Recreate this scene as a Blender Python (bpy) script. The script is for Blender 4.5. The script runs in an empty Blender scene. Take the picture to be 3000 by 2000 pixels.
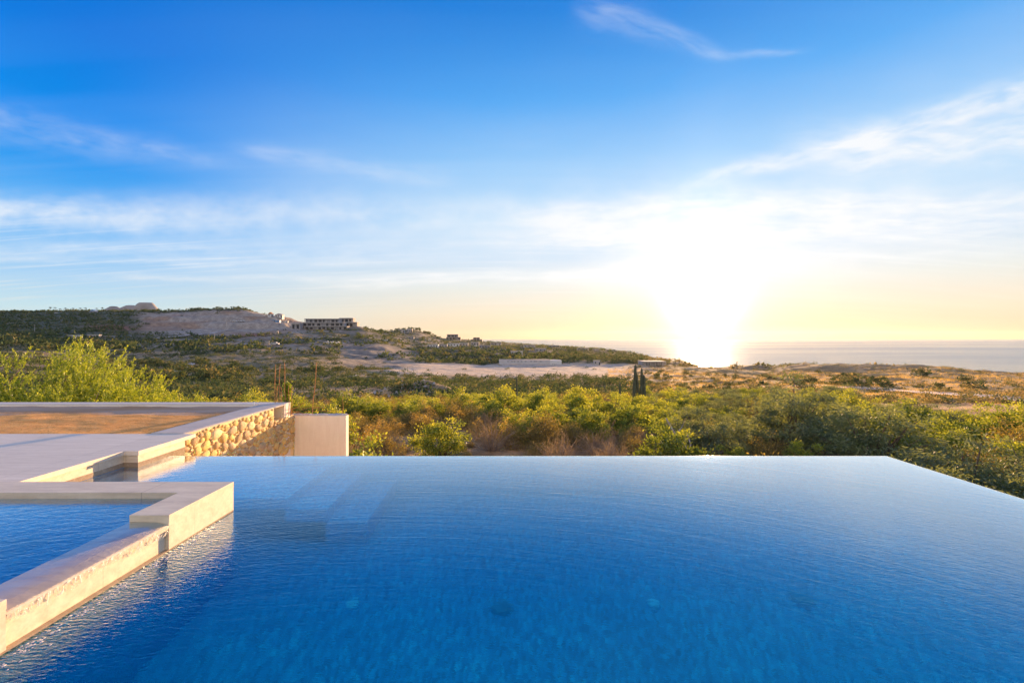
import bpy, math, random
import numpy as np
from mathutils import Vector, Matrix
from mathutils.geometry import tessellate_polygon
R = math.radians
random.seed(7)
SC = bpy.context.scene
COL = SC.collection

# ------------------------------------------------------------------ camera
FPX, CX, HY = 1333.0, 1500.0, 995.0          # 16 mm lens on a 3000 px wide frame, horizon row 995
CAMZ = 1.5                                   # eye height over the pool water
cam_d = bpy.data.cameras.new('camera'); cam = bpy.data.objects.new('camera', cam_d); COL.objects.link(cam)
cam_d.sensor_width = 36.0; cam_d.lens = 16.0
cam_d.clip_start = 0.05; cam_d.clip_end = 60000
cam.location = (0, 0, CAMZ); cam.rotation_euler = (R(90), 0, 0)
cam_d.shift_y = -0.0017 - 0.0016
SC.camera = cam
SC.view_settings.view_transform = 'Standard'; SC.view_settings.look = 'None'
SC.view_settings.exposure = 1.5; SC.view_settings.gamma = 1.0
SKY_GAIN = 1.0 / 2 ** 1.5
SC.cycles.use_denoising = True
SC.cycles.max_bounces = 10; SC.cycles.transparent_max_bounces = 12
SC.cycles.transmission_bounces = 8; SC.cycles.glossy_bounces = 5; SC.cycles.diffuse_bounces = 3
SC.cycles.volume_bounces = 1
SC.cycles.sample_clamp_indirect = 6.0
SC.cycles.caustics_reflective = False

SUN_AZ, SUN_EL = 22.8, 4.6
sdir = Vector((math.sin(R(SUN_AZ)) * math.cos(R(SUN_EL)), math.cos(R(SUN_AZ)) * math.cos(R(SUN_EL)), math.sin(R(SUN_EL))))
sun_d = bpy.data.lights.new('sun', 'SUN'); sun = bpy.data.objects.new('sun', sun_d); COL.objects.link(sun)
sun_d.energy = 4.6; sun_d.angle = R(0.6); sun_d.color = (1.0, 0.60, 0.29)
sun.rotation_euler = sdir.to_track_quat('Z', 'Y').to_euler(); sun.location = (30, 60, 30)

# ------------------------------------------------------------------ node helpers
def lin(c):
    return tuple((x / 255 / 12.92) if x / 255 <= 0.04045 else ((x / 255 + 0.055) / 1.055) ** 2.4 for x in c)

class E:                                     # a tiny expression builder over Math nodes
    def __init__(s, nt, sock): s.nt, s.k = nt, sock
    def _m(s, op, *a):
        n = s.nt.nodes.new('ShaderNodeMath'); n.operation = op
        for i, v in enumerate((s,) + a):
            if isinstance(v, E): s.nt.links.new(v.k, n.inputs[i])
            else: n.inputs[i].default_value = float(v)
        return E(s.nt, n.outputs[0])
    def __add__(s, o): return s._m('ADD', o)
    __radd__ = __add__
    def __sub__(s, o): return s._m('SUBTRACT', o)
    def __rsub__(s, o): return (s * -1.0) + o
    def __mul__(s, o): return s._m('MULTIPLY', o)
    __rmul__ = __mul__
    def __truediv__(s, o): return s._m('DIVIDE', o)
    def mx(s, o): return s._m('MAXIMUM', o)
    def mn(s, o): return s._m('MINIMUM', o)
    def pw(s, o): return s._m('POWER', o)
    def ab(s): return s._m('ABSOLUTE')
    def exp(s): return s._m('EXPONENT')
    def ss(s, a, b):
        n = s.nt.nodes.new('ShaderNodeMapRange'); n.interpolation_type = 'SMOOTHSTEP'
        s.nt.links.new(s.k, n.inputs[0]); n.inputs[1].default_value = a; n.inputs[2].default_value = b
        return E(s.nt, n.outputs[0])

def ramp(nt, fac, stops, interp='LINEAR'):
    n = nt.nodes.new('ShaderNodeValToRGB'); n.color_ramp.interpolation = interp
    el = n.color_ramp.elements
    while len(el) < len(stops): el.new(0.5)
    for e, (p, c) in zip(el, stops):
        e.position = p; e.color = (*c, 1)
    nt.links.new(fac.k if isinstance(fac, E) else fac, n.inputs[0])
    return n.outputs[0]
def mixc(nt, f, a, b, mode='MIX'):
    n = nt.nodes.new('ShaderNodeMix'); n.data_type = 'RGBA'; n.blend_type = mode
    for s, v in ((n.inputs[0], f), (n.inputs[6], a), (n.inputs[7], b)):
        v = v.k if isinstance(v, E) else v
        if isinstance(v, (int, float)): s.default_value = v
        elif isinstance(v, tuple): s.default_value = (*v[:3], 1)
        else: nt.links.new(v, s)
    return n.outputs[2]
def combine(nt, x, y, z):
    n = nt.nodes.new('ShaderNodeCombineXYZ')
    for i, v in enumerate((x, y, z)):
        if isinstance(v, E): nt.links.new(v.k, n.inputs[i])
        else: n.inputs[i].default_value = v
    return n.outputs[0]
def noise(nt, vec, scale, detail=4, rough=0.55, dist=0.0):
    n = nt.nodes.new('ShaderNodeTexNoise'); nt.links.new(vec, n.inputs['Vector'])
    n.inputs['Scale'].default_value = scale; n.inputs['Detail'].default_value = detail
    n.inputs['Roughness'].default_value = rough; n.inputs['Distortion'].default_value = dist
    return E(nt, n.outputs[0])
def mapping(nt, vec, scale=(1, 1, 1), rot=(0, 0, 0), loc=(0, 0, 0)):
    n = nt.nodes.new('ShaderNodeMapping'); nt.links.new(vec, n.inputs[0])
    n.inputs['Scale'].default_value = scale; n.inputs['Rotation'].default_value = rot; n.inputs['Location'].default_value = loc
    return n.outputs[0]
def bump(nt, h, strength, dist, normal=None):
    n = nt.nodes.new('ShaderNodeBump'); nt.links.new(h.k if isinstance(h, E) else h, n.inputs['Height'])
    n.inputs['Strength'].default_value = strength; n.inputs['Distance'].default_value = dist
    if normal is not None: nt.links.new(normal, n.inputs['Normal'])
    return n.outputs[0]

# ------------------------------------------------------------------ sky
W = bpy.data.worlds.new("World"); SC.world = W; W.use_nodes = True
nt = W.node_tree; nt.nodes.clear()
tc = nt.nodes.new('ShaderNodeTexCoord')
sep = nt.nodes.new('ShaderNodeSeparateXYZ'); nt.links.new(tc.outputs['Generated'], sep.inputs[0])
dx, dy, dz = (E(nt, o) for o in sep.outputs)
s = dx * sdir.x + dy * sdir.y + dz * sdir.z
zz = dz.mx(0.0)
cA = [(0, (218, 232, 226)), (.05, (202, 230, 240)), (.10, (172, 214, 248)), (.15, (130, 196, 250)), (.20, (104, 184, 250)), (.265, (24, 155, 245)), (.33, (0, 143, 242)), (.45, (0, 122, 228)), (1, (0, 75, 165))]
cB = [(0, (240, 210, 172)), (.05, (246, 230, 204)), (.11, (234, 238, 234)), (.17, (205, 228, 250)), (.25, (190, 225, 254)), (.35, (152, 206, 253)), (.46, (88, 174, 248)), (.60, (0, 130, 228)), (1, (0, 75, 175))]
A = ramp(nt, zz, [(p, lin(c)) for p, c in cA]); B = ramp(nt, zz, [(p, lin(c)) for p, c in cB])
base = mixc(nt, s.ss(.38, .92), A, B)
# cirrus: streaks given by direction (u = x/y, v = z/y of the sky direction), fibres from noise
yy = dy.mx(0.05); u = dx / yy; v = dz / yy
front = dy.ss(0.02, 0.3)
uv = combine(nt, u, v, 0.0)
wob = noise(nt, mapping(nt, uv, (1.6, 3.0, 1)), 1.5, 4, .6) - 0.5
def streak(p0, p1, w0, w1, amp, fib=18, bend=0.0):
    (x0, y0), (x1, y1) = [((a - CX) / FPX, (HY - b) / FPX) for a, b in (p0, p1)]
    L = math.hypot(x1 - x0, y1 - y0); cx, sx = (x1 - x0) / L, (y1 - y0) / L
    a = ((u - x0) * cx + (v - y0) * sx) / L
    wv = wob * 0.06
    c = (v - y0) * cx - (u - x0) * sx + wv
    if bend: c = c + (a * (1.0 - a)) * bend
    wd = (a.mx(0).mn(1) * (w1 - w0) + w0) / FPX
    q = c / wd
    g = (q * q * -1.0).exp() * a.ss(-0.08, 0.18) * (1.0 - a.ss(0.78, 1.1))
    f = noise(nt, combine(nt, a * (L * 5.0), c * fib, 3.1 + p0[0] * .01), 2.0, 5, .55)
    return g * f.ss(.12, .95) * amp * 1.2
cl = streak((-150, 330), (690, 490), 60, 18, .25)
cl = cl + streak((690, 440), (1340, 545), 26, 30, .27)
cl = cl + streak((1690, 20), (2130, 170), 55, 18, .28) + streak((2040, 168), (2380, 152), 13, 9, .24)
cl = cl + streak((2000, 560), (3250, 215), 20, 50, .85, 20) + streak((2400, 490), (3300, 330), 40, 70, .62, 26)
cl = cl + streak((2300, 420), (3200, 440), 60, 60, .45, 24)
cl = cl + streak((-900, 645), (2200, 640), 58, 60, .55, 9) + streak((-700, 600), (700, 630), 34, 46, .42, 12)
cl = cl + streak((1450, 680), (2900, 640), 100, 120, .62, 8) + streak((1700, 820), (2500, 800), 60, 60, .45, 14)
cl = cl + streak((-500, 745), (1500, 735), 26, 34, .35, 20)
cl = cl + streak((1500, 640), (3600, 570), 40, 40, .6, 30) + streak((1300, 720), (3500, 640), 30, 60, .6, 36)
cl = cl + streak((900, 835), (2100, 800), 12, 26, .9, 40) + streak((200, 815), (1700, 812), 10, 14, .45, 40)
cl = cl + streak((-700, 770), (1500, 768), 12, 14, .30, 40) + streak((1800, 790), (3100, 735), 14, 22, .5, 40)
# general veil of thin high cloud, stretched across the view and compressed towards the horizon
den = dz.mx(0) + 0.10
pl = combine(nt, dx / den, dy / den, 0.0)
veil = noise(nt, mapping(nt, pl, (.26, 3.0, 1), (0, 0, R(4))), 1.1, 4, .5, .3).ss(.42, .80) * dz.ss(0.02, .07) * (1.0 - dz.ss(.20, .42) * .85)
fine = noise(nt, mapping(nt, pl, (.45, 8, 1), (0, 0, R(-3))), 1.6, 5, .55, .2).ss(.50, .78) * dz.ss(.02, .06) * (1.0 - dz.ss(.13, .24))
bk = noise(nt, mapping(nt, pl, (.5, .9, 1), (0, 0, R(35))), .9, 6, .55, .8).ss(.42, .8) * s.ss(.45, .95)
clf = (cl * front + veil * .17 + fine * .36 + bk * .22 * (1.0 - dz.ss(.3, .5) * .6)).mn(0.93)
cw = mixc(nt, dz.ss(.02, .14), lin((255, 240, 214)), lin((250, 252, 255)))
skyc = mixc(nt, clf, base, cw)
# unseen broken pale cloud added behind the viewer to brighten camera-facing surfaces
fill_cloud = noise(nt, mapping(nt, pl, (.8, .8, 1)), 1.3, 6, .6, .5).ss(.25, .62) * (1.0 - dy.ss(-.45, .02)) * dz.ss(-.01, .04)
skyc = mixc(nt, fill_cloud * .85, skyc, (1.34, 1.20, 1.06))
# glow of the low sun
om = 1.0 - s
el = (dz - sdir.z).mx(0)
omx = (dx * sdir.y - dy * sdir.x)                      # sideways distance from the sun's azimuth
g = (om * (-1 / .060)).exp() * 0.05 + (om * (-1 / .007)).exp() * .22 + (om * (-1 / .0011)).exp() * 3.0 * dy.ss(0, .3)
g = g + ((omx * omx) * (-1 / .0045)).exp() * ((el * el) * (-1 / .040)).exp() * .22 * dy.ss(0, .3)
gc = mixc(nt, (om * (-1 / .02)).exp(), (1.0, .86, .68), (1.0, .94, .78))
gl = nt.nodes.new('ShaderNodeVectorMath'); gl.operation = 'SCALE'
nt.links.new(gc, gl.inputs[0]); nt.links.new(g.k, gl.inputs['Scale'])
tot = nt.nodes.new('ShaderNodeVectorMath'); tot.operation = 'ADD'
nt.links.new(skyc, tot.inputs[0]); nt.links.new(gl.outputs[0], tot.inputs[1])
ni = nt.nodes.new('ShaderNodeTexSky'); ni.sky_type = 'NISHITA'; ni.sun_disc = False
ni.sun_elevation = R(SUN_EL); ni.sun_rotation = R(SUN_AZ); ni.altitude = 60
b1 = nt.nodes.new('ShaderNodeBackground'); b1.inputs[1].default_value = 0.05 * 0.03
nt.links.new(ni.outputs[0], b1.inputs[0])
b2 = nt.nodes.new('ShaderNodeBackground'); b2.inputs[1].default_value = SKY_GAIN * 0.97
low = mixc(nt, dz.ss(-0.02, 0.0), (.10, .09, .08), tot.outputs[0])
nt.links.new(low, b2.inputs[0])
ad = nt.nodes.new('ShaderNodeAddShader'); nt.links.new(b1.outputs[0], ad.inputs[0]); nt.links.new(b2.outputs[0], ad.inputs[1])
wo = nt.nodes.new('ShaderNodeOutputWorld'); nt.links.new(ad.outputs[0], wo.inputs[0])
W.cycles.sampling_method = 'MANUAL'; W.cycles.sample_map_resolution = 1024

# ------------------------------------------------------------------ object helpers
def tag(o, label=None, cat=None, group=None, kind=None):
    if label: o['label'] = label
    if cat: o['category'] = cat
    if group: o['group'] = group
    if kind: o['kind'] = kind
    return o
def empty(name, loc, rz=0):
    o = bpy.data.objects.new(name, None); COL.objects.link(o)
    o.empty_display_size = .3; o.location = loc; o.rotation_euler = (0, 0, rz); return o
def link(name, me, parent=None, loc=(0, 0, 0)):
    o = bpy.data.objects.new(name, me); COL.objects.link(o); o.parent = parent; o.location = loc; return o
def copy_tree(o, parent=None):
    c = o.copy(); COL.objects.link(c); c.parent = parent
    for ch in o.children: copy_tree(ch, c)
    return c

class MB:                                    # numpy mesh collector: quads and triangles, one float per face
    def __init__(s): s.v, s.f, s.c, s.n = [], [], [], 0
    def add(s, v, f, c=0.5):
        v = np.asarray(v, float).reshape(-1, 3); f = np.asarray(f, int)
        s.v.append(v); s.f.append(f + s.n); s.n += len(v)
        c = np.asarray(c, float); s.c.append(np.full(len(f), float(c)) if c.ndim == 0 else c)
        return s
    def box(s, x0, y0, z0, x1, y1, z1, c=.5):
        v = [(x, y, z) for z in (z0, z1) for y in (y0, y1) for x in (x0, x1)]
        return s.add(v, [(0, 2, 3, 1), (4, 5, 7, 6), (0, 1, 5, 4), (2, 6, 7, 3), (0, 4, 6, 2), (1, 3, 7, 5)], c)
    def prism(s, poly, y0, y1, c=.5, axis='y'):
        n = len(poly)
        P = (lambda a, b, t: (a, t, b)) if axis == 'y' else ((lambda a, b, t: (a, b, t)) if axis == 'z' else (lambda a, b, t: (t, a, b)))
        v = [P(a, b, y0) for a, b in poly] + [P(a, b, y1) for a, b in poly]
        s.add(v, [(i, (i + 1) % n, (i + 1) % n + n, i + n) for i in range(n)], c)
        tr = np.array(tessellate_polygon([[Vector((a, b, 0)) for a, b in poly]]))
        for off in (0, n):
            s.f.append(tr + off + s.n - 2 * n); s.c.append(np.full(len(tr), c))
        return s
    def tube(s, pts, rad, k=6, c=.5):
        pts = np.asarray(pts, float); rad = np.broadcast_to(np.asarray(rad, float), (len(pts),))
        d = np.gradient(pts, axis=0); d /= np.linalg.norm(d, axis=1)[:, None] + 1e-9
        up = np.where(np.abs(d[:, 2:3]) > .9, np.array([[1., 0, 0]]), np.array([[0, 0, 1.]]))
        a = np.cross(d, up); a /= np.linalg.norm(a, axis=1)[:, None] + 1e-9; b = np.cross(d, a)
        t = np.arange(k) * 2 * math.pi / k
        ring = pts[:, None] + rad[:, None, None] * (a[:, None] * np.cos(t)[None, :, None] + b[:, None] * np.sin(t)[None, :, None])
        f = [(i * k + j, i * k + (j + 1) % k, (i + 1) * k + (j + 1) % k, (i + 1) * k + j) for i in range(len(pts) - 1) for j in range(k)]
        s.add(ring, f, c)
        if k >= 3:
            for base in (0, (len(pts) - 1) * k):
                s.f.append(np.array([(base, base + j, base + j + 1) for j in range(1, k - 1)]) + s.n - len(pts) * k); s.c.append(np.full(k - 2, c))
        return s
    def mesh(s, name, mat, smooth=False, bevel=None):
        me = bpy.data.meshes.new(name)
        V = np.concatenate(s.v) if s.v else np.zeros((0, 3))
        me.vertices.add(len(V)); me.vertices.foreach_set('co', V.astype(np.float32).ravel())
        sizes = np.concatenate([np.full(len(f), f.shape[1]) for f in s.f]); loops = np.concatenate([f.ravel() for f in s.f])
        me.loops.add(len(loops)); me.loops.foreach_set('vertex_index', loops.astype(np.int32))
        me.polygons.add(len(sizes)); st = np.concatenate([[0], np.cumsum(sizes)[:-1]])
        me.polygons.foreach_set('loop_start', st.astype(np.int32))
        at = me.attributes.new('v', 'FLOAT', 'FACE')
        me.update(calc_edges=True)
        me.attributes['v'].data.foreach_set('value', np.concatenate(s.c).astype(np.float32))
        me.polygons.foreach_set('use_smooth', np.full(len(sizes), smooth))
        me.materials.append(mat); me.update()
        return me
    def obj(s, name, mat, parent=None, smooth=False, bevel=0, seg=2):
        o = link(name, s.mesh(name, mat, smooth), parent)
        if bevel:
            m = o.modifiers.new('bevel', 'BEVEL'); m.width = bevel; m.segments = seg; m.limit_method = 'ANGLE'; m.angle_limit = R(40)
            o.data.polygons.foreach_set('use_smooth', np.full(len(o.data.polygons), False))
        return o

# ------------------------------------------------------------------ numpy noise
def vnoise(x, y, seed=0):
    x = np.asarray(x, float); y = np.asarray(y, float)
    xi, yi = np.floor(x).astype(np.int64), np.floor(y).astype(np.int64); fx, fy = x - xi, y - yi
    fx, fy = fx * fx * (3 - 2 * fx), fy * fy * (3 - 2 * fy)
    def h(a, b):
        n = (a * 374761393 + b * 668265263 + seed * 1442695041) & 0xffffffff
        n = ((n ^ (n >> 13)) * 1274126177) & 0xffffffff
        return ((n ^ (n >> 16)) & 0xffff) / 65535.0
    return (h(xi, yi) * (1 - fx) + h(xi + 1, yi) * fx) * (1 - fy) + (h(xi, yi + 1) * (1 - fx) + h(xi + 1, yi + 1) * fx) * fy
def fbm(x, y, seed=0, o=4):
    r, a, t = 0, 1.0, 0
    for i in range(o): r = r + a * vnoise(x * 2 ** i, y * 2 ** i, seed + i * 17); t += a; a *= .5
    return r / t

# ------------------------------------------------------------------ materials
def new_mat(name):
    m = bpy.data.materials.new(name); m.use_nodes = True; n = m.node_tree
    for x in list(n.nodes): n.nodes.remove(x)
    out = n.nodes.new('ShaderNodeOutputMaterial'); return m, n, out
def principled(n, out, **k):
    p = n.nodes.new('ShaderNodeBsdfPrincipled')
    for a, v in k.items():
        i = p.inputs[a.replace('_', ' ')]
        if isinstance(v, E): n.links.new(v.k, i)
        elif isinstance(v, (int, float)): i.default_value = v
        elif isinstance(v, tuple): i.default_value = (*v[:3], 1)
        else: n.links.new(v, i)
    n.links.new(p.outputs[0], out.inputs[0]); return p
def objco(n): return n.nodes.new('ShaderNodeTexCoord').outputs['Object']
def geopos(n): return n.nodes.new('ShaderNodeNewGeometry').outputs['Position']
def attr(n, name):
    a = n.nodes.new('ShaderNodeAttribute'); a.attribute_name = name; return a

def m_stone(name, c0, c1, scale=(1.2, 9, 9), rough=.55, bmp=.0015, joint=None):
    """honed vein-cut limestone: long soft veins, pores, optional slab joints"""
    m, n, out = new_mat(name); p = geopos(n)
    a = noise(n, mapping(n, p, scale), 2.2, 6, .6, .4); b = noise(n, p, 26, 4, .6); c = noise(n, mapping(n, p, (2, 40, 40)), 2, 3, .6)
    f = (a * .65 + b * .2 + c * .25).ss(.30, .78)
    col = mixc(n, f, c0, c1)
    col = mixc(n, noise(n, p, 3.1, 3, .6).ss(.55, .8) * .25, col, tuple(x * .72 for x in c0))
    if joint:
        sp = n.nodes.new('ShaderNodeSeparateXYZ'); n.links.new(p, sp.inputs[0])
        jx = (E(n, sp.outputs[0]) / joint)._m('FRACT'); jy = (E(n, sp.outputs[1]) / (joint * .5) + .37)._m('FRACT')
        col = mixc(n, (1.0 - (jx.mn(jy)).ss(.002, .0075)) * .5, col, (.26, .21, .16))
        slab = n.nodes.new('ShaderNodeTexWhiteNoise'); slab.noise_dimensions = '2D'
        n.links.new(combine(n, (E(n, sp.outputs[0]) / joint)._m('FLOOR'), (E(n, sp.outputs[1]) / (joint * .5) + .37)._m('FLOOR'), 0.0), slab.inputs['Vector'])
        col = mixc(n, E(n, slab.outputs['Value']) * .16, col, (.50, .42, .32))
    principled(n, out, Base_Color=col, Roughness=(b * .3 + (rough - .15)), Normal=bump(n, a * .5 + b, .5, bmp))
    return m
M = {}
M['stone'] = m_stone('limestone', (.62, .51, .36), (.90, .78, .58), (1.1, 6, 9), joint=1.5)
M['deck'] = m_stone('deck_limestone', (.68, .59, .46), (.88, .79, .65), (.9, 7, 7), joint=1.2)
M['stonewet'] = m_stone('wet_limestone', (.30, .22, .14), (.44, .34, .23), rough=.25)

def m_plain(name, c, rough=.7, var=.2, sc=3.0, bmp=.0, bs=30, metal=0.0):
    m, n, out = new_mat(name); p = geopos(n)
    f = noise(n, p, sc, 5, .6)
    col = mixc(n, f.ss(.3, .7), tuple(x * (1 - var) for x in c), tuple(min(1, x * (1 + var)) for x in c))
    k = dict(Base_Color=col, Roughness=rough, Metallic=metal)
    if bmp: k['Normal'] = bump(n, noise(n, p, bs, 4, .6), .7, bmp)
    principled(n, out, **k); return m
M['plaster'] = m_stone('white_plaster', (.78, .70, .58), (.90, .84, .72), scale=(6, 6, .7), rough=.85, bmp=.002)
M['parapet'] = m_plain('parapet_render', (.82, .76, .68), .8, .08, 2.4, .002, 40)
M['parapet_top'] = m_plain('trowelled_cement', (.50, .47, .44), .8, .12, 3, .003, 30)
M['mortar'] = m_plain('mortar', (.82, .62, .32), .9, .12, 4, .008, 45)
M['rust'] = m_plain('rusty_steel', (.42, .18, .07), .8, .4, 30)
M['pin'] = m_plain('white_plastic', (.8, .8, .8), .5, .03)
M['conc'] = m_plain('raw_concrete', (.30, .29, .30), .85, .12, .15)
M['conc2'] = m_plain('pale_concrete', (.42, .39, .36), .85, .12, .15)
M['white'] = m_plain('white_paint', (.62, .60, .58), .7, .06, .3)
M['bluesheet'] = m_plain('blue_sheet', (.18, .30, .48), .6, .1, .3)
M['dark'] = m_plain('dark_opening', (.03, .035, .045), .5, .3, .3)
M['wood'] = m_plain('weathered_pole', (.26, .22, .19), .9, .2, 2)
M['rock'] = m_plain('pale_rock', (.36, .34, .33), .9, .35, 1.3, .05, 3)
M['bark'] = m_plain('bark', (.17, .12, .085), .95, .35, 9, .01, 40)
M['palebark'] = m_plain('pale_bark', (.40, .33, .26), .9, .3, 9, .01, 40)
M['twig'] = m_plain('dry_twig', (.34, .26, .20), .95, .35, 6)

def m_river():
    m, n, out = new_mat('river_stones'); p = geopos(n); a = attr(n, 'v')
    base = ramp(n, a.outputs['Fac'], [(0, (.40, .27, .14)), (.3, (.72, .48, .16)), (.55, (.82, .56, .17)), (.8, (.56, .40, .22)), (1, (.84, .66, .34))])
    f = noise(n, p, 14, 6, .65); col = mixc(n, f.ss(.4, .75) * .6, base, (.24, .16, .10), 'MIX')
    principled(n, out, Base_Color=col, Roughness=.75, Normal=bump(n, noise(n, p, 22, 6, .65), .8, .012)); return m
M['river'] = m_river()
def m_tile():
    m, n, out = new_mat('glass_mosaic'); p = geopos(n)
    vo = n.nodes.new('ShaderNodeTexVoronoi'); n.links.new(p, vo.inputs['Vector']); vo.inputs['Scale'].default_value = 48
    sp = n.nodes.new('ShaderNodeSeparateColor'); n.links.new(vo.outputs['Color'], sp.inputs[0]); r = E(n, sp.outputs[0])
    big = noise(n, p, 1.7, 4, .6)
    col = ramp(n, (r * .8 + big * .4 - .1), [(0, (.0, .155, .40)), (.45, (.0, .27, .64)), (.8, (.0, .38, .80)), (.97, (.02, .56, .92))])
    principled(n, out, Base_Color=col, Roughness=.5, Normal=bump(n, r, .3, .003)); return m
M['tile'] = m_tile()
M['drain'] = m_plain('drain_cover', (.10, .55, .88), .5, .1, 20)
M['draindark'] = m_plain('drain_ring', (.0, .22, .48), .5, .1, 20)

def m_water(name, amp, tint, centre=(-2.5, 2.6), calm=None):
    m, n, out = new_mat(name); p = geopos(n)
    sp = n.nodes.new('ShaderNodeSeparateXYZ'); n.links.new(p, sp.inputs[0]); X, Y = E(n, sp.outputs[0]), E(n, sp.outputs[1])
    ddx, ddy = X - centre[0], Y - centre[1]
    rr = (ddx * ddx + ddy * ddy).pw(.5)
    ex, ey = X + .8, Y + .7; r2_ = (ex * ex + ey * ey).pw(.5)
    rp = combine(n, r2_, ex / r2_ * .9, 0.0)
    w1 = noise(n, mapping(n, rp, (13, 2.8, 2.4)), 1.0, 4, .6, 1.1)
    w2 = noise(n, mapping(n, p, (3, 9, 1), (0, 0, R(18))), 2.6, 4, .55, .3)
    w3 = noise(n, mapping(n, p, (7, 16, 1), (0, 0, R(25))), 3.2, 3, .5, .3)
    near = (rr * rr * (-1 / 1.3)).exp() if calm is None else (rr * 0 + calm)
    xw = ((X + 2.42).ab() * (-1 / .34)).exp() * Y.ss(1.0, 2.0) * (1.0 - Y.ss(3.2, 4.0)) if calm is None else rr * 0
    h = w1 * .11 + w2 * (near * .12 + .07) + w3 * (xw * .6 + .05)
    nb = bump(n, h, 1.0, amp)
    rf = n.nodes.new('ShaderNodeBsdfRefraction'); rf.inputs['IOR'].default_value = 1.333; rf.inputs['Roughness'].default_value = 0.0
    rf.inputs[0].default_value = (*tint, 1); n.links.new(nb, rf.inputs['Normal'])
    gs = n.nodes.new('ShaderNodeBsdfGlossy'); gs.inputs['Roughness'].default_value = 0.0; n.links.new(nb, gs.inputs['Normal'])
    lw = n.nodes.new('ShaderNodeLayerWeight'); lw.inputs[0].default_value = .5; n.links.new(nb, lw.inputs['Normal'])
    n.links.new(mixc(n, E(n, lw.outputs['Facing']).ss(.48, .76), (.22, .78, 1.0), (.84, .93, 1.0)), gs.inputs[0])
    fz = ((E(n, lw.outputs['Facing'])).pw(5.5) * 2.9).mn(.92) + .02
    mx = n.nodes.new('ShaderNodeMixShader'); n.links.new(fz.k, mx.inputs[0]); n.links.new(rf.outputs[0], mx.inputs[1]); n.links.new(gs.outputs[0], mx.inputs[2])
    n.links.new(mx.outputs[0], out.inputs[0]); return m
M['water'] = m_water('pool_water', .012, (.30, .94, 1.0))
M['filmwater'] = m_water('film_water', .010, (1, 1, 1), (-3.6, 2.0), .5)
M['tubwater'] = m_water('tub_water', .016, (.55, .94, 1.0), (-3.6, 2.0), .5)
def m_spill():
    m, n, out = new_mat('falling_water'); p = geopos(n)
    h = noise(n, mapping(n, p, (20, 22, 9)), 2.0, 4, .6, .6)
    pr = principled(n, out, Base_Color=(.95, .90, .80), Roughness=.18, Normal=bump(n, h, 1.0, .02))
    t = n.nodes.new('ShaderNodeBsdfTransparent'); mx = n.nodes.new('ShaderNodeMixShader')
    n.links.new((h.ss(.46, .64) * .75 + .06).k, mx.inputs[0]); n.links.new(t.outputs[0], mx.inputs[1]); n.links.new(pr.outputs[0], mx.inputs[2])
    n.links.new(mx.outputs[0], out.inputs[0]); return m
M['spill'] = m_spill()
M['foam'] = m_plain('foam', (.80, .78, .74), .6, .1, 60, .004, 200)

def m_leaf(name, stops, trans=.45, rnd=.25, gloss=.04):
    m, n, out = new_mat(name)
    a = attr(n, 'v'); oi = n.nodes.new('ShaderNodeObjectInfo')
    f = E(n, a.outputs['Fac']) * (1 - rnd) + E(n, oi.outputs['Random']) * rnd
    col = ramp(n, f, stops)
    d = n.nodes.new('ShaderNodeBsdfDiffuse'); t = n.nodes.new('ShaderNodeBsdfTranslucent')
    n.links.new(col, d.inputs[0])
    tc_ = mixc(n, 1.0, col, (1.6, 1.45, .6), 'MULTIPLY'); n.links.new(tc_, t.inputs[0])
    mx = n.nodes.new('ShaderNodeMixShader'); mx.inputs[0].default_value = trans
    n.links.new(d.outputs[0], mx.inputs[1]); n.links.new(t.outputs[0], mx.inputs[2])
    g = n.nodes.new('ShaderNodeBsdfGlossy'); g.inputs['Roughness'].default_value = .45; g.inputs[0].default_value = (1, 1, 1, 1)
    m2 = n.nodes.new('ShaderNodeMixShader'); m2.inputs[0].default_value = gloss
    n.links.new(mx.outputs[0], m2.inputs[1]); n.links.new(g.outputs[0], m2.inputs[2]); n.links.new(m2.outputs[0], out.inputs[0]); return m
M['leaf_bright'] = m_leaf('bright_leaves', [(0, (.06, .085, .025)), (.5, (.18, .24, .035)), (1, (.44, .44, .05))], .5)
M['leaf_mesquite'] = m_leaf('grey_green_leaves', [(0, (.08, .11, .06)), (.5, (.16, .20, .10)), (1, (.28, .31, .12))], .4)
M['leaf_dry'] = m_leaf('dry_leaves', [(0, (.16, .10, .04)), (.5, (.36, .25, .07)), (1, (.58, .44, .12))], .45)
M['leaf_olive'] = m_leaf('olive_leaves', [(0, (.09, .08, .03)), (.5, (.23, .18, .05)), (1, (.42, .33, .08))], .4)
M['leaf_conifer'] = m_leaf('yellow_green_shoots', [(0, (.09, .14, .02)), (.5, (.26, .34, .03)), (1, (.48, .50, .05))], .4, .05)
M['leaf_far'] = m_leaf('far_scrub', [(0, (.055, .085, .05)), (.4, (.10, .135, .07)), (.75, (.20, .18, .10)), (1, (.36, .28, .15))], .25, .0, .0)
M['grass'] = m_leaf('straw', [(0, (.26, .17, .06)), (.5, (.46, .31, .11)), (1, (.62, .46, .20))], .45, .0, .0)
M['cactus'] = m_plain('cactus_skin', (.075, .085, .045), .7, .3, 2.0)
M['palm'] = m_leaf('palm_leaves', [(0, (.03, .05, .03)), (1, (.08, .11, .05))], .3)
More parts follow.
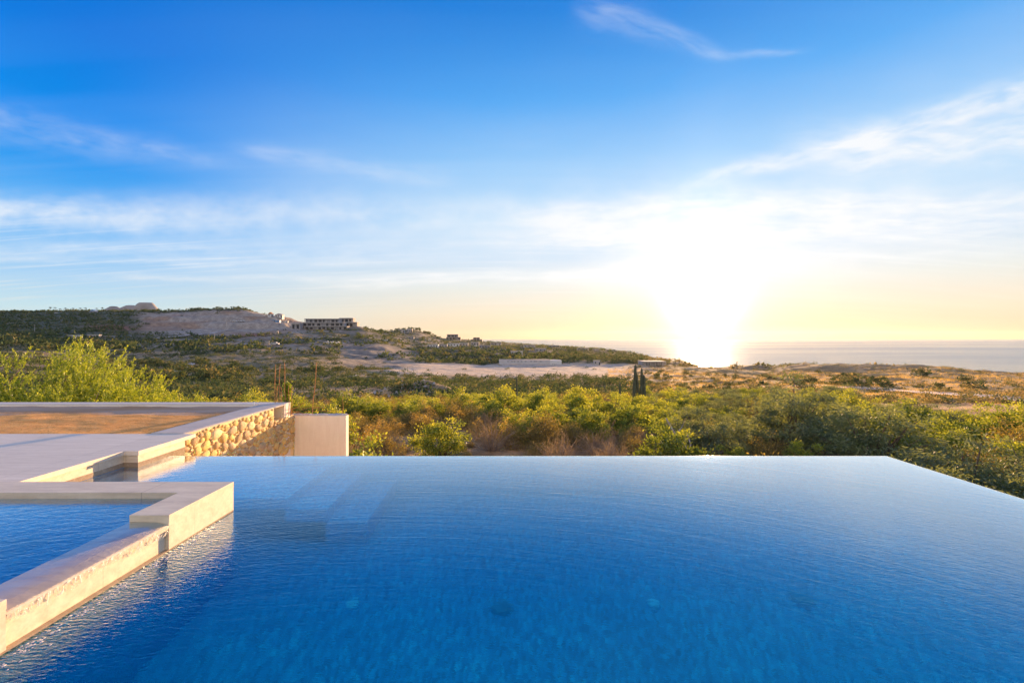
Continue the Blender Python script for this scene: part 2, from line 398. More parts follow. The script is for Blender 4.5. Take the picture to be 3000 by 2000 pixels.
# ------------------------------------------------------------------ terrain: profiles along sight lines, real heights
def zrow(Y, py): return CAMZ - (py - HY) / FPX * Y
near = [(-20, -4.0), (12, -4.0), (24, -4.7), (40, -6.0), (70, -9.0), (100, -11.5)]
cols = {
 -900: [(200, 1060), (400, 1030), (700, 975), (1000, 930), (1300, 912), (1800, 930), (2600, 990)],
 0:    [(200, 1062), (400, 1035), (700, 975), (1000, 928), (1300, 917), (1800, 930), (2600, 990)],
 400:  [(150, 1125), (250, 1092), (400, 1045), (650, 1000), (850, 950), (1100, 919), (1300, 915), (2200, 975)],
 700:  [(150, 1128), (250, 1096), (400, 1045), (600, 1002), (780, 985), (900, 945), (1050, 915), (1120, 909), (1400, 930), (2200, 985)],
 800:  [(150, 1130), (250, 1096), (400, 1045), (600, 1003), (800, 975), (900, 950), (1020, 928), (1150, 930), (1500, 960), (2200, 990)],
 900:  [(150, 1132), (250, 1098), (400, 1045), (600, 1005), (800, 978), (900, 970), (960, 952), (1020, 950), (1300, 975), (2200, 995)],
 1050: [(150, 1135), (250, 1095), (330, 1080), (450, 1045), (600, 1010), (700, 996), (800, 985), (930, 962), (1200, 985), (2200, 1000)],
 1130: [(150, 1136), (250, 1095), (330, 1082), (450, 1055), (600, 1012), (720, 1001), (900, 985), (1150, 976), (1400, 985), (2200, 1000)],
 1210: [(150, 1138), (300, 1088), (400, 1070), (500, 1050), (700, 1018), (900, 1000), (1050, 985), (1200, 967), (1450, 985), (2200, 1002)],
 1310: [(150, 1140), (300, 1092), (400, 1073), (480, 1062), (560, 1040), (800, 1016), (1100, 1003), (1300, 997), (1600, 1002), (2600, 1012)],
 1450: [(150, 1140), (300, 1094), (400, 1075), (500, 1055), (560, 1042), (700, 1026), (1000, 1013), (1500, 1007), (1900, 1009), (2300, 1016)],
 1600: [(150, 1140), (300, 1094), (400, 1075), (520, 1050), (700, 1031), (900, 1023), (1200, 1017), (1500, 1019), (1650, 1028)],
 1750: [(150, 1140), (300, 1094), (400, 1075), (520, 1056), (700, 1035), (850, 1028), (1050, 1026), (1200, 1036)],
 1850: [(150, 1140), (250, 1112), (400, 1075), (600, 1053), (720, 1041), (800, 1039), (900, 1046), (1000, 1060)],
 1970: [(150, 1140), (250, 1112), (400, 1079), (520, 1065), (600, 1062), (680, 1066), (760, 1075)],
 2100: [(150, 1140), (250, 1112), (400, 1088), (480, 1078), (530, 1078), (600, 1092)],
 2230: [(150, 1140), (250, 1118), (380, 1092), (450, 1079), (490, 1080), (560, 1098)],
 2350: [(150, 1140), (250, 1112), (330, 1092), (400, 1071), (430, 1071), (500, 1096)],
 2500: [(150, 1136), (230, 1122), (330, 1100), (390, 1074), (420, 1075), (480, 1098)],
 2700: [(140, 1140), (200, 1130), (280, 1104), (350, 1080), (380, 1080), (450, 1102)],
 3000: [(120, 1150), (180, 1126), (240, 1116), (310, 1103), (345, 1101), (400, 1125)],
 3900: [(120, 1170), (180, 1150), (230, 1140), (270, 1136), (340, 1160)],
}
cpx = np.array(sorted(cols)); LY = np.linspace(math.log(30), math.log(6000), 500)
tab = []
for c in cpx:
    pr = near + [(y, zrow(y, py)) for y, py in cols[c]]
    ly_, lz_ = cols[c][-1]; zl = pr[-1][1]
    pr += [(max(ly_ * 1.3, ly_ + 100), min(zl, -34)), (8000, -40)] if c > 1250 else [(8000, -40)]
    ys = np.log(np.array([p[0] for p in pr]) + 30.0); zs = np.array([p[1] for p in pr])
    tz = np.interp(LY, ys, zs)
    k = np.exp(-np.linspace(-2, 2, 7) ** 2); k /= k.sum()
    tab.append(np.convolve(np.pad(tz, 3, 'edge'), k, 'valid'))
tab = np.array(tab)
def hgt0(x, y):
    px = x / np.maximum(y, 25.0) * FPX + CX
    i = np.clip(np.searchsorted(cpx, px) - 1, 0, len(cpx) - 2)
    f = np.clip((px - cpx[i]) / (cpx[i + 1] - cpx[i]), 0, 1); f = f * f * (3 - 2 * f) * .5 + f * .5
    g = np.clip((np.log(np.maximum(y, -20) + 30.0) - LY[0]) / (LY[1] - LY[0]), 0, len(LY) - 1.001); j = g.astype(int); w = g - j
    a = tab[i, j] * (1 - w) + tab[i, j + 1] * w; b = tab[i + 1, j] * (1 - w) + tab[i + 1, j + 1] * w
    return a * (1 - f) + b * f
def sstep(a, b, x):
    t = np.clip((x - a) / (b - a), 0, 1); return t * t * (3 - 2 * t)
def hgt(x, y):
    x = np.asarray(x, float); y = np.asarray(y, float)
    px = x / np.maximum(y, 25.0) * FPX + CX
    z = hgt0(x, y)
    amp = np.clip(y * .012, .15, 5.0)
    flat = sstep(1150, 1300, px) * sstep(240, 280, y) * (1 - sstep(390, 420, y)) * (1 - sstep(1700, 2000, px))
    amp = amp * (1 - .9 * flat)
    z = z + (fbm(x / 34.0, y / 34.0, 3, 4) - .5) * amp * 1.5 + (fbm(x / 7.0, y / 7.0, 9, 3) - .5) * np.clip(y * .006, .2, .9)
    # rubble mound beyond the scrub
    m = np.exp(-(((x + 23.5) / 7.5) ** 2 + ((y - 104) / 5.0) ** 2)) * 2.6 + np.exp(-(((x + 17.5) / 5) ** 2 + ((y - 106) / 4.0) ** 2)) * 2.0
    z = z + m * (.75 + .5 * fbm(x / 2.2, y / 2.2, 21, 3))
    # dune hummocks on the right
    du = sstep(1900, 2100, px) * sstep(140, 190, y) * (1 - sstep(330, 420, y))
    z = z + du * (fbm(x / 16, y / 9, 33, 4) - .45) * 3.6
    # terraced cut in the far quarry slope
    q = sstep(380, 440, px) * (1 - sstep(830, 900, px)) * sstep(790, 830, y) * (1 - sstep(1010, 1040, y))
    st = 16.0; zq = np.floor(z / st) * st + st * sstep(.35, .75, (z / st) % 1.0)
    z = z * (1 - q * .85) + zq * q * .85
    return z
def H(x, y): return float(hgt(np.array([x]), np.array([y]))[0])
def at(px, Y): return ((px - CX) / FPX * Y, Y)
def ground(px, Y, dz=0.0):
    x, y = at(px, Y); return (x, y, H(x, y) + dz)

NC, NR = 860, 560
tt = np.linspace(-1.75, 1.75, NC); kk = np.linspace(0, 1, NR)
YY = -9 + 13 * (np.exp(kk * math.log(2700 / 13.0)) - 1)
TX = tt[None, :] * (YY[:, None] + 12); TY = np.repeat(YY[:, None], NC, 1)
TZ = hgt(TX, TY)
g = MB(); idx = np.arange(NR * NC).reshape(NR, NC)
quads = np.stack([idx[:-1, :-1], idx[:-1, 1:], idx[1:, 1:], idx[1:, :-1]], -1).reshape(-1, 4)
g.add(np.stack([TX, TY, TZ], -1), quads)

def cover(x, y, z):
    """real ground cover colour (soil, sand, grass, rock) by place"""
    px = x / np.maximum(y, 25.0) * FPX + CX
    n1 = fbm(x / 26, y / 26, 41, 5); n2 = fbm(x / 6, y / 6, 43, 4); n3 = fbm(x / 90, y / 60, 47, 4)
    def C(a): return np.array(a)[None, None, :]
    soil = C((.34, .20, .12)); red = C((.52, .25, .13)); straw = C((.55, .38, .18)); pale = C((.56, .49, .42)); sand = C((.62, .46, .30))
    green = C((.15, .15, .08)); rock = C((.37, .33, .28)); brown = C((.28, .22, .14)); gold = C((.52, .34, .13))
    def mx(a, b, f): return a * (1 - f[..., None]) + b * f[..., None]
    c = mx(soil + 0 * x[..., None], red, sstep(.45, .6, n2) * .8)
    c = mx(c, straw, sstep(.50, .62, n1) * .6 * sstep(8, 30, y))
    mid = sstep(75, 110, y)
    c = mx(c, mx(mx(brown + 0 * x[..., None], straw, sstep(.45, .6, n2) * .6), green, sstep(.45, .55, n1) * .7), mid)
    right = sstep(1750, 2050, px) * mid
    c = mx(c, mx(gold + 0 * x[..., None], straw, sstep(.4, .6, n2)), right * .9)
    far_r = right * sstep(330, 380, y - (px - 2300) * -.03)
    c = mx(c, brown, far_r * .75)
    cen = sstep(1480, 1600, px) * (1 - sstep(1900, 2100, px)) * sstep(110, 150, y) * (1 - sstep(255, 275, y))
    c = mx(c, mx(brown + 0 * x[..., None], sand, sstep(.45, .62, n1)), cen * .8)
    pad = sstep(1085, 1180, px + (n1 - .5) * 120) * (1 - sstep(1760, 1950, px + (n1 - .5) * 200)) * sstep(235, 262, y + (n1 - .5) * 50) * (1 - sstep(400, 425, y + (n2 - .5) * 20))
    c = mx(c, mx(pale + 0 * x[..., None], sand, sstep(.5, .62, n2) * .6), pad * .95)
    # hills
    hill = sstep(420, 520, y) * (1 - sstep(1700, 1900, px))
    c = mx(c, mx(mx(brown * .8 + 0 * x[..., None], rock * .8, sstep(.45, .6, n2)), green * .8, sstep(.38, .50, n1) * .9), hill)
    c = mx(c, C((.10, .115, .07)), hill * (1 - sstep(330, 430, px + (n1 - .5) * 120)) * .9)
    scar = sstep(960, 1010, px + (n2 - .5) * 60) * (1 - sstep(1150, 1230, px + (n1 - .5) * 80)) * sstep(300, 340, y) * (1 - sstep(560, 610, y))
    c = mx(c, mx(rock * .85 + 0 * x[..., None], C((.19, .165, .15)), sstep(.4, .6, n2)), scar * .85)
    q = sstep(385, 440, px + (n2 - .5) * 40) * (1 - sstep(860, 930, px + (n1 - .5) * 50)) * sstep(700, 760, y + (n1 - .5) * 120) * (1 - sstep(1040, 1075, y + (n2 - .5) * 40))
    streaks = vnoise(px / 5.0, y / 160.0, 61)
    c = mx(c, mx(mx(pale * .66 + 0 * x[..., None], rock, streaks * .8), C((.34, .24, .17)), sstep(.5, .64, n3)), q)
    redp = np.exp(-(((px - 480) / 70) ** 2 + ((y - 985) / 22) ** 2)) + np.exp(-(((px - 330) / 60) ** 2 + ((y - 770) / 30) ** 2)) + np.exp(-(((px - 735) / 45) ** 2 + ((y - 700) / 40) ** 2))
    c = mx(c, C((.30, .13, .075)), np.clip(redp * 1.4, 0, 1) * .9)
    hd = sstep(690, 800, px) * (1 - sstep(850, 880, px)) * sstep(1000, 1040, y)
    c = mx(c, sand, hd * .8)
    # dusty track on the right
    tr = np.exp(-((y - (176 + (px - 2600) * -.06 + 5 * np.sin(px / 90))) / 9.0) ** 2) * sstep(2480, 2580, px)
    c = mx(c, C((.50, .42, .36)), np.clip(tr * 1.3, 0, 1) * .9)
    beach = sstep(0, 1, np.clip((-27.0 - z) / 2.0, 0, 1)) * right
    c = mx(c, C((.34, .27, .20)), beach)
    c = c * (.8 + .4 * n2[..., None])
    return np.clip(c, 0, 1)
CC = cover(TX, TY, TZ)
def m_ground():
    m, n, out = new_mat('ground_cover'); p = geopos(n); a = n.nodes.new('ShaderNodeVertexColor'); a.layer_name = 'cover'
    f = noise(n, p, 1.6, 8, .7); f2 = noise(n, p, .12, 8, .75)
    col = mixc(n, f.ss(.3, .7), (.60, .58, .55), (1.35, 1.3, 1.25)); col = mixc(n, 1.0, a.outputs[0], col, 'MULTIPLY')
    col = mixc(n, 1.0, col, mixc(n, f2.ss(.35, .65), (.70, .70, .70), (1.25, 1.25, 1.2)), 'MULTIPLY')
    principled(n, out, Base_Color=col, Roughness=.95, Normal=bump(n, f2, .7, 2.0, bump(n, f, .8, .12))); return m
M['ground'] = m_ground()
me = g.mesh('ground', M['ground'], True)
ca = me.color_attributes.new('cover', 'FLOAT_COLOR', 'POINT')
ca.data.foreach_set('color', np.concatenate([CC, np.ones(CC.shape[:2] + (1,))], -1).astype(np.float32).ravel())
tag(link('ground', me), kind='structure')

# sea
def m_sea():
    m, n, out = new_mat('sea_water'); p = geopos(n)
    w = noise(n, mapping(n, p, (.010, .05, 1)), 1.0, 5, .65) * .8 + noise(n, mapping(n, p, (.15, .5, 1)), 1.0, 3, .6) * .12
    big = noise(n, mapping(n, p, (.0005, .0022, 1), (0, 0, R(-7))), 1.0, 6, .62, 1.2)
    col = mixc(n, big.ss(.35, .65), (.06, .10, .14), (.13, .17, .21))
    principled(n, out, Base_Color=col, Roughness=(big.ss(.35, .65) * .10 + .13), IOR=1.30, Specular_Tint=(.52, .50, .52), Normal=bump(n, w, .7, 3.0)); return m
M['sea'] = m_sea()
sx = [-16000, -8000, -4000, -2000, 0, 1000, 3000, 8000, 16000]; sy = [150, 600, 1500, 3000, 6000, 10000]
gv = [(x, y, -30.0) for y in sy for x in sx]; nx = len(sx)
MB().add(gv, [(j * nx + i, j * nx + i + 1, (j + 1) * nx + i + 1, (j + 1) * nx + i) for j in range(len(sy) - 1) for i in range(nx - 1)]).obj('sea', M['sea'])
tag(bpy.data.objects['sea'], kind='structure')

# pale peaks behind the ridge
def peak(px, Y, base_py, top_py, w, flat, seed):
    x0, y0 = at(px, Y); zb = zrow(Y, base_py) - 25; hh = zrow(Y, top_py) - zb
    r = w / FPX * Y * (hh / (hh - 25)); m = MB(); na, nr = 40, 14; V = []; rng = np.random.RandomState(seed)
    for i in range(nr + 1):
        q = i / nr
        for j in range(na):
            a = 2 * math.pi * j / na; rr = r * q * (1 + .12 * math.sin(3 * a + seed) + .05 * rng.rand())
            zz_ = hh * min(1.0, (1 - q) / (1 - flat)) + rng.rand() * hh * .035 * (q > 0.05) * q
            V.append((x0 + rr * math.cos(a), y0 + rr * math.sin(a) * .8, zb + zz_))
    m.add(V, [(i * na + j, i * na + (j + 1) % na, (i + 1) * na + (j + 1) % na, (i + 1) * na + j) for i in range(nr) for j in range(na)])
    o = m.obj('hill', M['peak'], smooth=True); tag(o, kind='structure'); return o
M['peak'] = m_plain('pale_eroded_hill', (.30, .27, .24), .95, .25, .02, 2.0, .05)
peak(333, 1650, 921, 902, 30, .12, 1); peak(385, 1750, 922, 899, 44, .12, 2); peak(430, 1700, 920, 892, 34, .30, 3)

# ------------------------------------------------------------------ pool
XL, XR, YF = -2.42, 4.80, 5.83
pool = tag(empty('swimming_pool', (0, 0, 0)), 'blue infinity pool with overflowing far edge, filled to the brim', 'swimming pool')
b = MB(); D = -1.35
def face(mb, pts, c=.5): mb.add(pts, [tuple(range(len(pts)))] if len(pts) == 4 else [(0, 1, 2)], c)
face(b, [(-4.5, -4, D), (XR - .12, -4, D), (XR - .12, YF - .12, D), (-4.5, YF - .12, D)])
b.box(-5.0, YF - .14, -1.6, XR - .02, YF - .02, -.008)                     # far wall under the lip
b.box(XR - .14, -4, -1.6, XR - .02, YF - .142, -.008)                     # right wall
b.box(-4.60, 3.96, -1.6, -4.502, YF - .142, -.002)
b.box(XL - .3, -4.1, -1.6, XR - .142, -4.0, .1)
b.obj('basin', M['tile'], pool)
b = MB(); b.box(-4.40, YF - .018, -4.6, XR, YF, -.03); b.box(XR - .018, -4, -4.6, XR, YF - .02, -.03); b.obj('outer_wall', M['stonewet'], pool)
b = MB()
for i, (xs, dz_) in enumerate(((-2.25, -.32), (-1.85, -.60), (-1.45, -.90))): b.box(-4.50, 4.55 - .0 * i, D + .002 * i, xs, YF - .142 - .001 * i, dz_)
b.obj('steps', M['tile'], pool, bevel=.012)
def disc(name, px, py, r, mat, ring=False):
    h0 = CAMZ; k = (py - HY) / FPX
    Ys = h0 / k; xs = (px - CX) / FPX * Ys; rs = math.hypot(xs, Ys); th = math.atan2(rs, h0); t2 = math.tan(math.asin(math.sin(th) / 1.333))
    f = 1 + (-D) * t2 / rs; m = MB()
    if ring: m.prism([(xs * f + r * math.cos(a), Ys * f + r * math.sin(a)) for a in np.linspace(0, 2 * math.pi, 29)[:-1]], D + .001, D + .012, axis='z'); \
        m.prism([(xs * f + r * .82 * math.cos(a), Ys * f + r * .82 * math.sin(a)) for a in np.linspace(0, 2 * math.pi, 29)[:-1]], D + .012, D + .02, axis='z')
    else: m.prism([(xs * f + r * math.cos(a), Ys * f + r * math.sin(a)) for a in np.linspace(0, 2 * math.pi, 29)[:-1]], D + .001, D + .02, axis='z')
    m.obj(name, mat, pool)
disc('inlet_cover', 1032, 1774, .05, M['drain']); disc('inlet_cover', 1914, 1774, .05, M['drain'])
disc('drain_cover', 1470, 1786, .085, M['draindark'], True); disc('drain_cover', 2352, 1762, .085, M['draindark'], True)
# water sheet: flat, then rounding over the far and right lips
w = MB(); lip = [(-.05, 0.0), (-.022, -.001), (-.009, -.006), (0.0, -.016), (.003, -.03), (.004, -.10), (.004, -.6)]
xs = [-4.5] + list(np.linspace(-2.5, XR - .05, 30)); ys = list(np.linspace(-4, YF - .05, 30))
prof_x = [(x, 0.0) for x in xs] + [(XR + a, z) for a, z in lip[1:]]; prof_y = [(y, 0.0) for y in ys] + [(YF + a, z) for a, z in lip[1:]]
V = [(x, y, min(zx, zy)) for y, zy in prof_y for x, zx in prof_x]; nx = len(prof_x)
w.add(V, [(j * nx + i, j * nx + i + 1, (j + 1) * nx + i + 1, (j + 1) * nx + i) for j in range(len(prof_y) - 1) for i in range(nx - 1)])
tag(w.obj('pool_water', M['water'], smooth=True), kind='structure')

# deck (pavement) and the wall under it
tag(MB().prism([(-16, 3.98), (-4.50, 3.98), (-4.50, 5.28), (-4.335, 5.28), (-4.335, 6.24), (-16, 6.24)], .145, .19, axis='z').obj('pool_deck', M['deck'], bevel=.004), kind='structure')
tag(MB().prism([(-16, -6), (XL, -6), (XL, 1.38), (-16, 1.38)], .145, .19, axis='z').obj('pool_deck', M['deck'], bevel=.004), kind='structure')
pw = tag(empty('pool_surround_wall', (-4.5, 5.0, 0)), 'pale stone retaining wall under the deck edge, with an outward corner', 'wall')
def wall_part(mb, name, mat, **k):
    o = mb.obj(name, mat, **k); o.parent = pw; o.matrix_parent_inverse = Matrix.Translation((4.5, -5.0, 0)); return o
wall_part(MB().prism([(-15.9, 3.98), (-4.52, 3.98), (-4.52, 5.30), (-4.355, 5.30), (-4.355, 6.06), (-15.9, 6.06)], .052, .1445, axis='z'), 'facing', M['stone'])
wall_part(MB().prism([(-15.9, 3.98), (-4.518, 3.98), (-4.518, 5.298), (-4.353, 5.298), (-4.353, 6.062), (-15.9, 6.062)], -4.5, .0515, axis='z'), 'waterline_band', M['stonewet'])
wall_part(MB().box(-15.9, -6, -4.5, XL - .02, 1.378, .1445), 'facing', M['stone'])
tl = MB(); tl.box(-4.6, 3.98, -1.59, -4.500, 5.2955, -.06); tl.box(-4.6, 5.292, -1.59, -4.351, 5.2960, -.06); tl.box(-4.45, 5.2961, -1.59, -4.349, 5.68, -.06); wall_part(tl, 'underwater_tiling', M['tile'])

# hot tub
TY0, TY1, ZT = 1.40, 3.96, .252
tub = tag(empty('hot_tub', (XL - .3, 3, 0)), 'raised square spa of pale limestone with a lowered spillway, on the pool edge', 'hot tub')
def tub_part(mb, name, mat, **k):
    o = mb.obj(name, mat, **k); o.parent = tub; o.matrix_parent_inverse = Matrix.Translation((-(XL - .3), -3, 0)); return o
c = MB(); c.prism([(-9, TY1), (-9, 3.68), (-2.70, 3.68), (-2.70, 3.21), (XL, 3.21), (XL, TY1)], .206, ZT, axis='z')
tub_part(c, 'coping', M['stone'], bevel=.005)
tub_part(MB().prism([(-9, TY0), (XL, TY0), (XL, 2.18), (-2.70, 2.18), (-2.70, 1.68), (-9, 1.68)], .206, ZT, axis='z'), 'coping', M['stone'], bevel=.005)
wl = MB(); wl.box(-9, 3.682, -1.6, XL - .002, TY1 - .002, .2055); wl.box(-2.698, 3.212, -1.6, XL - .0015, 3.681, .2055)
wl.box(-9, TY0 + .002, -1.6, XL - .002, 1.678, .2055); wl.box(-2.698, 1.679, -1.6, XL - .0015, 2.178, .2055)
tub_part(wl, 'wall', M['stone'])
tl = MB(); tl.box(XL - .0385, TY0, -1.59, XL + .004, TY1 - .01, -.03); tl.box(-9, TY1 - .0015, -1.59, XL + .004, TY1 + .003, -.03); tub_part(tl, 'underwater_tiling', M['tile'])
wb = MB(); wb.box(XL - .0385, TY0, -.029, XL + .0012, TY1 - .01, .010); tub_part(wb, 'wet_band', M['stonewet'])
wr = MB(); wr.prism([(-2.70, -1.6), (-2.448, -1.6), (-2.448, .148), (-2.424, .150), (-2.420, .176), (-2.428, .183), (-2.50, .199), (-2.70, .2005)], 2.1805, 3.2095, axis='y')
tub_part(wr, 'spillway', M['stone'])
tb = MB(); face(tb, [(-9, 1.6, -.7), (-2.7, 1.6, -.7), (-2.7, 3.7, -.7), (-9, 3.7, -.7)]); tb.box(-9, 3.676, -.7, -2.702, 3.680, .165); tb.box(-2.706, 1.68, -.7, -2.702, 3.676, .165); tb.box(-9, 1.68, -.7, -2.706, 1.684, .165); tb.box(-9, 3.15, -.699, -2.708, 3.675, -.12); tb.box(-3.15, 1.69, -.698, -2.709, 3.149, -.122)
tub_part(tb, 'basin', M['tile'])
tag(MB().add([(x, y, z) for y in (1.681, 3.679) for x, z in ((-9, .2035), (-2.6985, .2035))], [(0, 1, 3, 2)]).obj('hot_tub_water', M['tubwater']), kind='structure')
fw = MB(); yy_ = np.linspace(2.182, 3.208, 90)
prof = [(-2.6985, .2035), (-2.60, .2035), (-2.50, .2022), (-2.428, .1865), (-2.416, .178), (-2.412, .160), (-2.416, .135), (-2.424, .105), (-2.436, .07), (-2.442, .02), (-2.442, -.01)]
rg = np.random.RandomState(5); V = []
for y in yy_:
    for k_, (x, z) in enumerate(prof):
        am = (0, 0, .0005, .001, .003, .009, .012, .007, .003, .001, .001)[k_]; V.append((x + am * (rg.rand() - .3), y, z + am * (rg.rand() - .5) * 1.5))
npf = len(prof); q_ = []
for j in range(89):
    for i in range(npf - 1):
        if i < 6 or rg.rand() < (.8, .35, .12, .08)[min(i - 6, 3)]: q_.append((j * npf + i, j * npf + i + 1, (j + 1) * npf + i + 1, (j + 1) * npf + i))
fw.add(V, q_)
film = [f for f in q_ if (f[0] % npf) < 3]; fall = [f for f in q_ if (f[0] % npf) >= 4]
tag(MB().add(V, film).obj('spillway_water', M['filmwater'], smooth=True), kind='structure')
fs_ = MB(); ny = 200; pf = [(-2.4175, .178), (-2.4155, .165), (-2.4165, .145), (-2.4200, .12), (-2.4235, .10)]
V = []
for j in range(ny + 1):
    y = 2.184 + 1.022 * j / ny; ln = .35 + .65 * fbm(np.array([y * 14]), np.array([2.0]), 5, 3)[0]
    for k_, (x, z) in enumerate(pf): V.append((x + .0022 * (vnoise(y * 60, k_ * 1.0, 4) - .5), y + .004 * k_, .178 + (z - .178) * ln))
fs_.add(V, [(j * 5 + i, j * 5 + i + 1, (j + 1) * 5 + i + 1, (j + 1) * 5 + i) for j in range(ny) for i in range(4)])
tag(fs_.obj('falling_water', M['spill'], smooth=True), 'thin crinkled sheet of water falling from the spa spillway', 'water', kind='stuff')
# foam where the sheet lands
fm = MB(); rg = np.random.RandomState(11)
for i in range(260):
    y = 1.5 + 2.0 * rg.rand(); dx_ = abs(rg.normal(0, .05)) + .03
    if rg.rand() < .35: y = (1.72, 1.95, 2.2, 2.5, 2.75, 3.0)[rg.randint(6)] + rg.normal(0, .025); dx_ = .05 + .05 * rg.rand()
    r = .0025 + .005 * rg.rand() ** 2; x = XL + dx_
    t = np.arange(6) * math.pi / 3; ring = np.stack([x + r * np.cos(t), y + r * 1.6 * np.sin(t), np.full(6, .0005)], -1)
    fm.add(np.vstack([ring, [(x, y, r * .8)]]), [(k, (k + 1) % 6, 6) for k in range(6)])
tag(fm.obj('foam', M['foam'], smooth=True), 'small white bubbles floating along the foot of the spillway', 'foam', kind='stuff')

# ------------------------------------------------------------------ planter terrace
def m_soil():
    m, n, out = new_mat('dry_soil'); p = geopos(n)
    a = noise(n, mapping(n, p, (1, 2.6, 1)), 2.0, 8, .72); b_ = noise(n, p, 18, 6, .7); big = noise(n, mapping(n, p, (.4, 1.8, 1)), 1.1, 3, .5)
    sp = n.nodes.new('ShaderNodeSeparateXYZ'); n.links.new(p, sp.inputs[0]); Y = E(n, sp.outputs[1])
    col = ramp(n, a * .6 + b_ * .4, [(.25, (.50, .21, .05)), (.45, (.78, .36, .09)), (.6, (.86, .46, .13)), (.8, (.90, .62, .27))])
    back = (Y + big * 1.2).ss(8.55, 8.75)
    col = mixc(n, back * .8, col, mixc(n, big.ss(.4, .6), (.38, .24, .15), (.46, .36, .29)))
    principled(n, out, Base_Color=col, Roughness=.95, Normal=bump(n, a * .6 + b_ * .4, 1.0, .015)); return m
M['soil'] = m_soil()
sxv = np.linspace(-15.9, -4.96, 260); syv = np.linspace(6.242, 8.998, 110); SX, SY = np.meshgrid(sxv, syv)
SZ = .135 + (fbm(SX * 2, SY * 3, 5, 5) - .5) * .035 + .012 * sstep(8.2, 9, SY)
I = np.arange(SX.size).reshape(SX.shape)
d = MB(); d.add(np.stack([SX, SY, SZ], -1), np.stack([I[:-1, :-1], I[:-1, 1:], I[1:, 1:], I[1:, :-1]], -1).reshape(-1, 4))
tag(d.obj('soil_bed', M['soil'], smooth=True), kind='structure')
tag(MB().box(-15.9, 6.245, -4.5, -4.97, 8.99, .02).obj('soil_fill', M['soil']), kind='structure')
# straw on the bed
def blades(mb, x, y, z, n, h, spread, rng, lay=0.0, w=.004):
    a = rng.rand(n) * 2 * math.pi; bx = x + rng.normal(0, spread, n); by = y + rng.normal(0, spread, n)
    hh = h * (.5 + .8 * rng.rand(n)); ln = hh * (.25 + lay + .3 * rng.rand(n)); up = hh * (1 - .85 * min(lay, 1))
    zb = z if np.ndim(z) else np.full(n, z)
    p0 = np.stack([bx - w * np.sin(a), by + w * np.cos(a), zb], -1); p1 = np.stack([bx + w * np.sin(a), by - w * np.cos(a), zb], -1)
    p2 = np.stack([bx + ln * np.cos(a), by + ln * np.sin(a), zb + up], -1)
    V = np.stack([p0, p1, p2], 1).reshape(-1, 3); mb.add(V, np.arange(3 * n).reshape(-1, 3), rng.rand(n))
st = MB(); rg = np.random.RandomState(3)
n_ = 9000; xx = -5.1 - 9 * rg.rand(n_) ** 1.2; yv = 6.35 + 2.0 * rg.rand(n_)
zz_ = .135 + (fbm(xx * 2, yv * 3, 5, 5) - .5) * .035
a = rg.rand(n_) * 6.28; L = .02 + .06 * rg.rand(n_); wv = .0022
p0 = np.stack([xx - wv * np.sin(a), yv + wv * np.cos(a), zz_ + .003], -1); p1 = np.stack([xx + wv * np.sin(a), yv - wv * np.cos(a), zz_ + .003], -1)
p2 = np.stack([xx + L * np.cos(a), yv + L * np.sin(a), zz_ + .004 + .02 * rg.rand(n_)], -1)
st.add(np.stack([p0, p1, p2], 1).reshape(-1, 3), np.arange(3 * n_).reshape(-1, 3), rg.rand(n_))
tag(st.obj('straw', M['grass']), 'scattered dry straw lying on the orange soil bed', 'straw', kind='stuff')
bp = tag(empty('parapet', (-10, 9.1, 0)), 'long low white parapet along the back of the soil bed', 'parapet')
def sub(mb, name, mat, par, **k):
    o = mb.obj(name, mat, **k); o.parent = par; o.matrix_parent_inverse = Matrix.Translation(par.location).inverted(); return o
sub(MB().box(-15.9, 9.0, -4.5, -4.50, 9.24, .185), 'wall', M['parapet'], bp)
sub(MB().box(-15.9, 8.995, .1853, -4.495, 9.245, .20), 'cap', M['white'], bp, bevel=.003)
sp_ = MB(); sp_.tube([(-5.03, 8.88, .19), (-5.03, 8.88, .26)], [.012, .008], 8)
tag(sp_.obj('marker_peg', M['pin']), 'small white peg standing on the grey wall top near the rebar', 'peg')

# river stone wall
sw = tag(empty('stone_wall', (-4.7, 7.4, -1)), 'retaining wall of rounded yellow river stones set in mortar, grey cement top', 'wall')
core = MB(); core.box(-4.955, 6.064, -4.5, -4.50, 8.6, .172); core.box(-4.95, 8.602, -4.5, -4.505, 9.395, -.075); sub(core, 'mortar', M['mortar'], sw)
tp = MB()
ys_ = np.linspace(6.246, 8.994, 26); V = []
for y in ys_:
    e = .010 * (vnoise(y * 4, 1.0, 3) - .5)
    V += [(-4.955, y, .165), (-4.955, y, .196), (-4.90, y, .199), (-4.52 + e, y, .197), (-4.497 + e, y, .188), (-4.50 + e, y, .172)]
q_ = [(j * 6 + i, j * 6 + i + 1, (j + 1) * 6 + i + 1, (j + 1) * 6 + i) for j in range(25) for i in range(5)]
tp.add(V, q_); tp.add([V[i] for i in range(6)], [(0, 1, 2), (0, 2, 3), (0, 3, 4), (0, 4, 5)]); sub(tp, 'cap', M['parapet_top'], sw)
rg = np.random.RandomState(8); pts = []
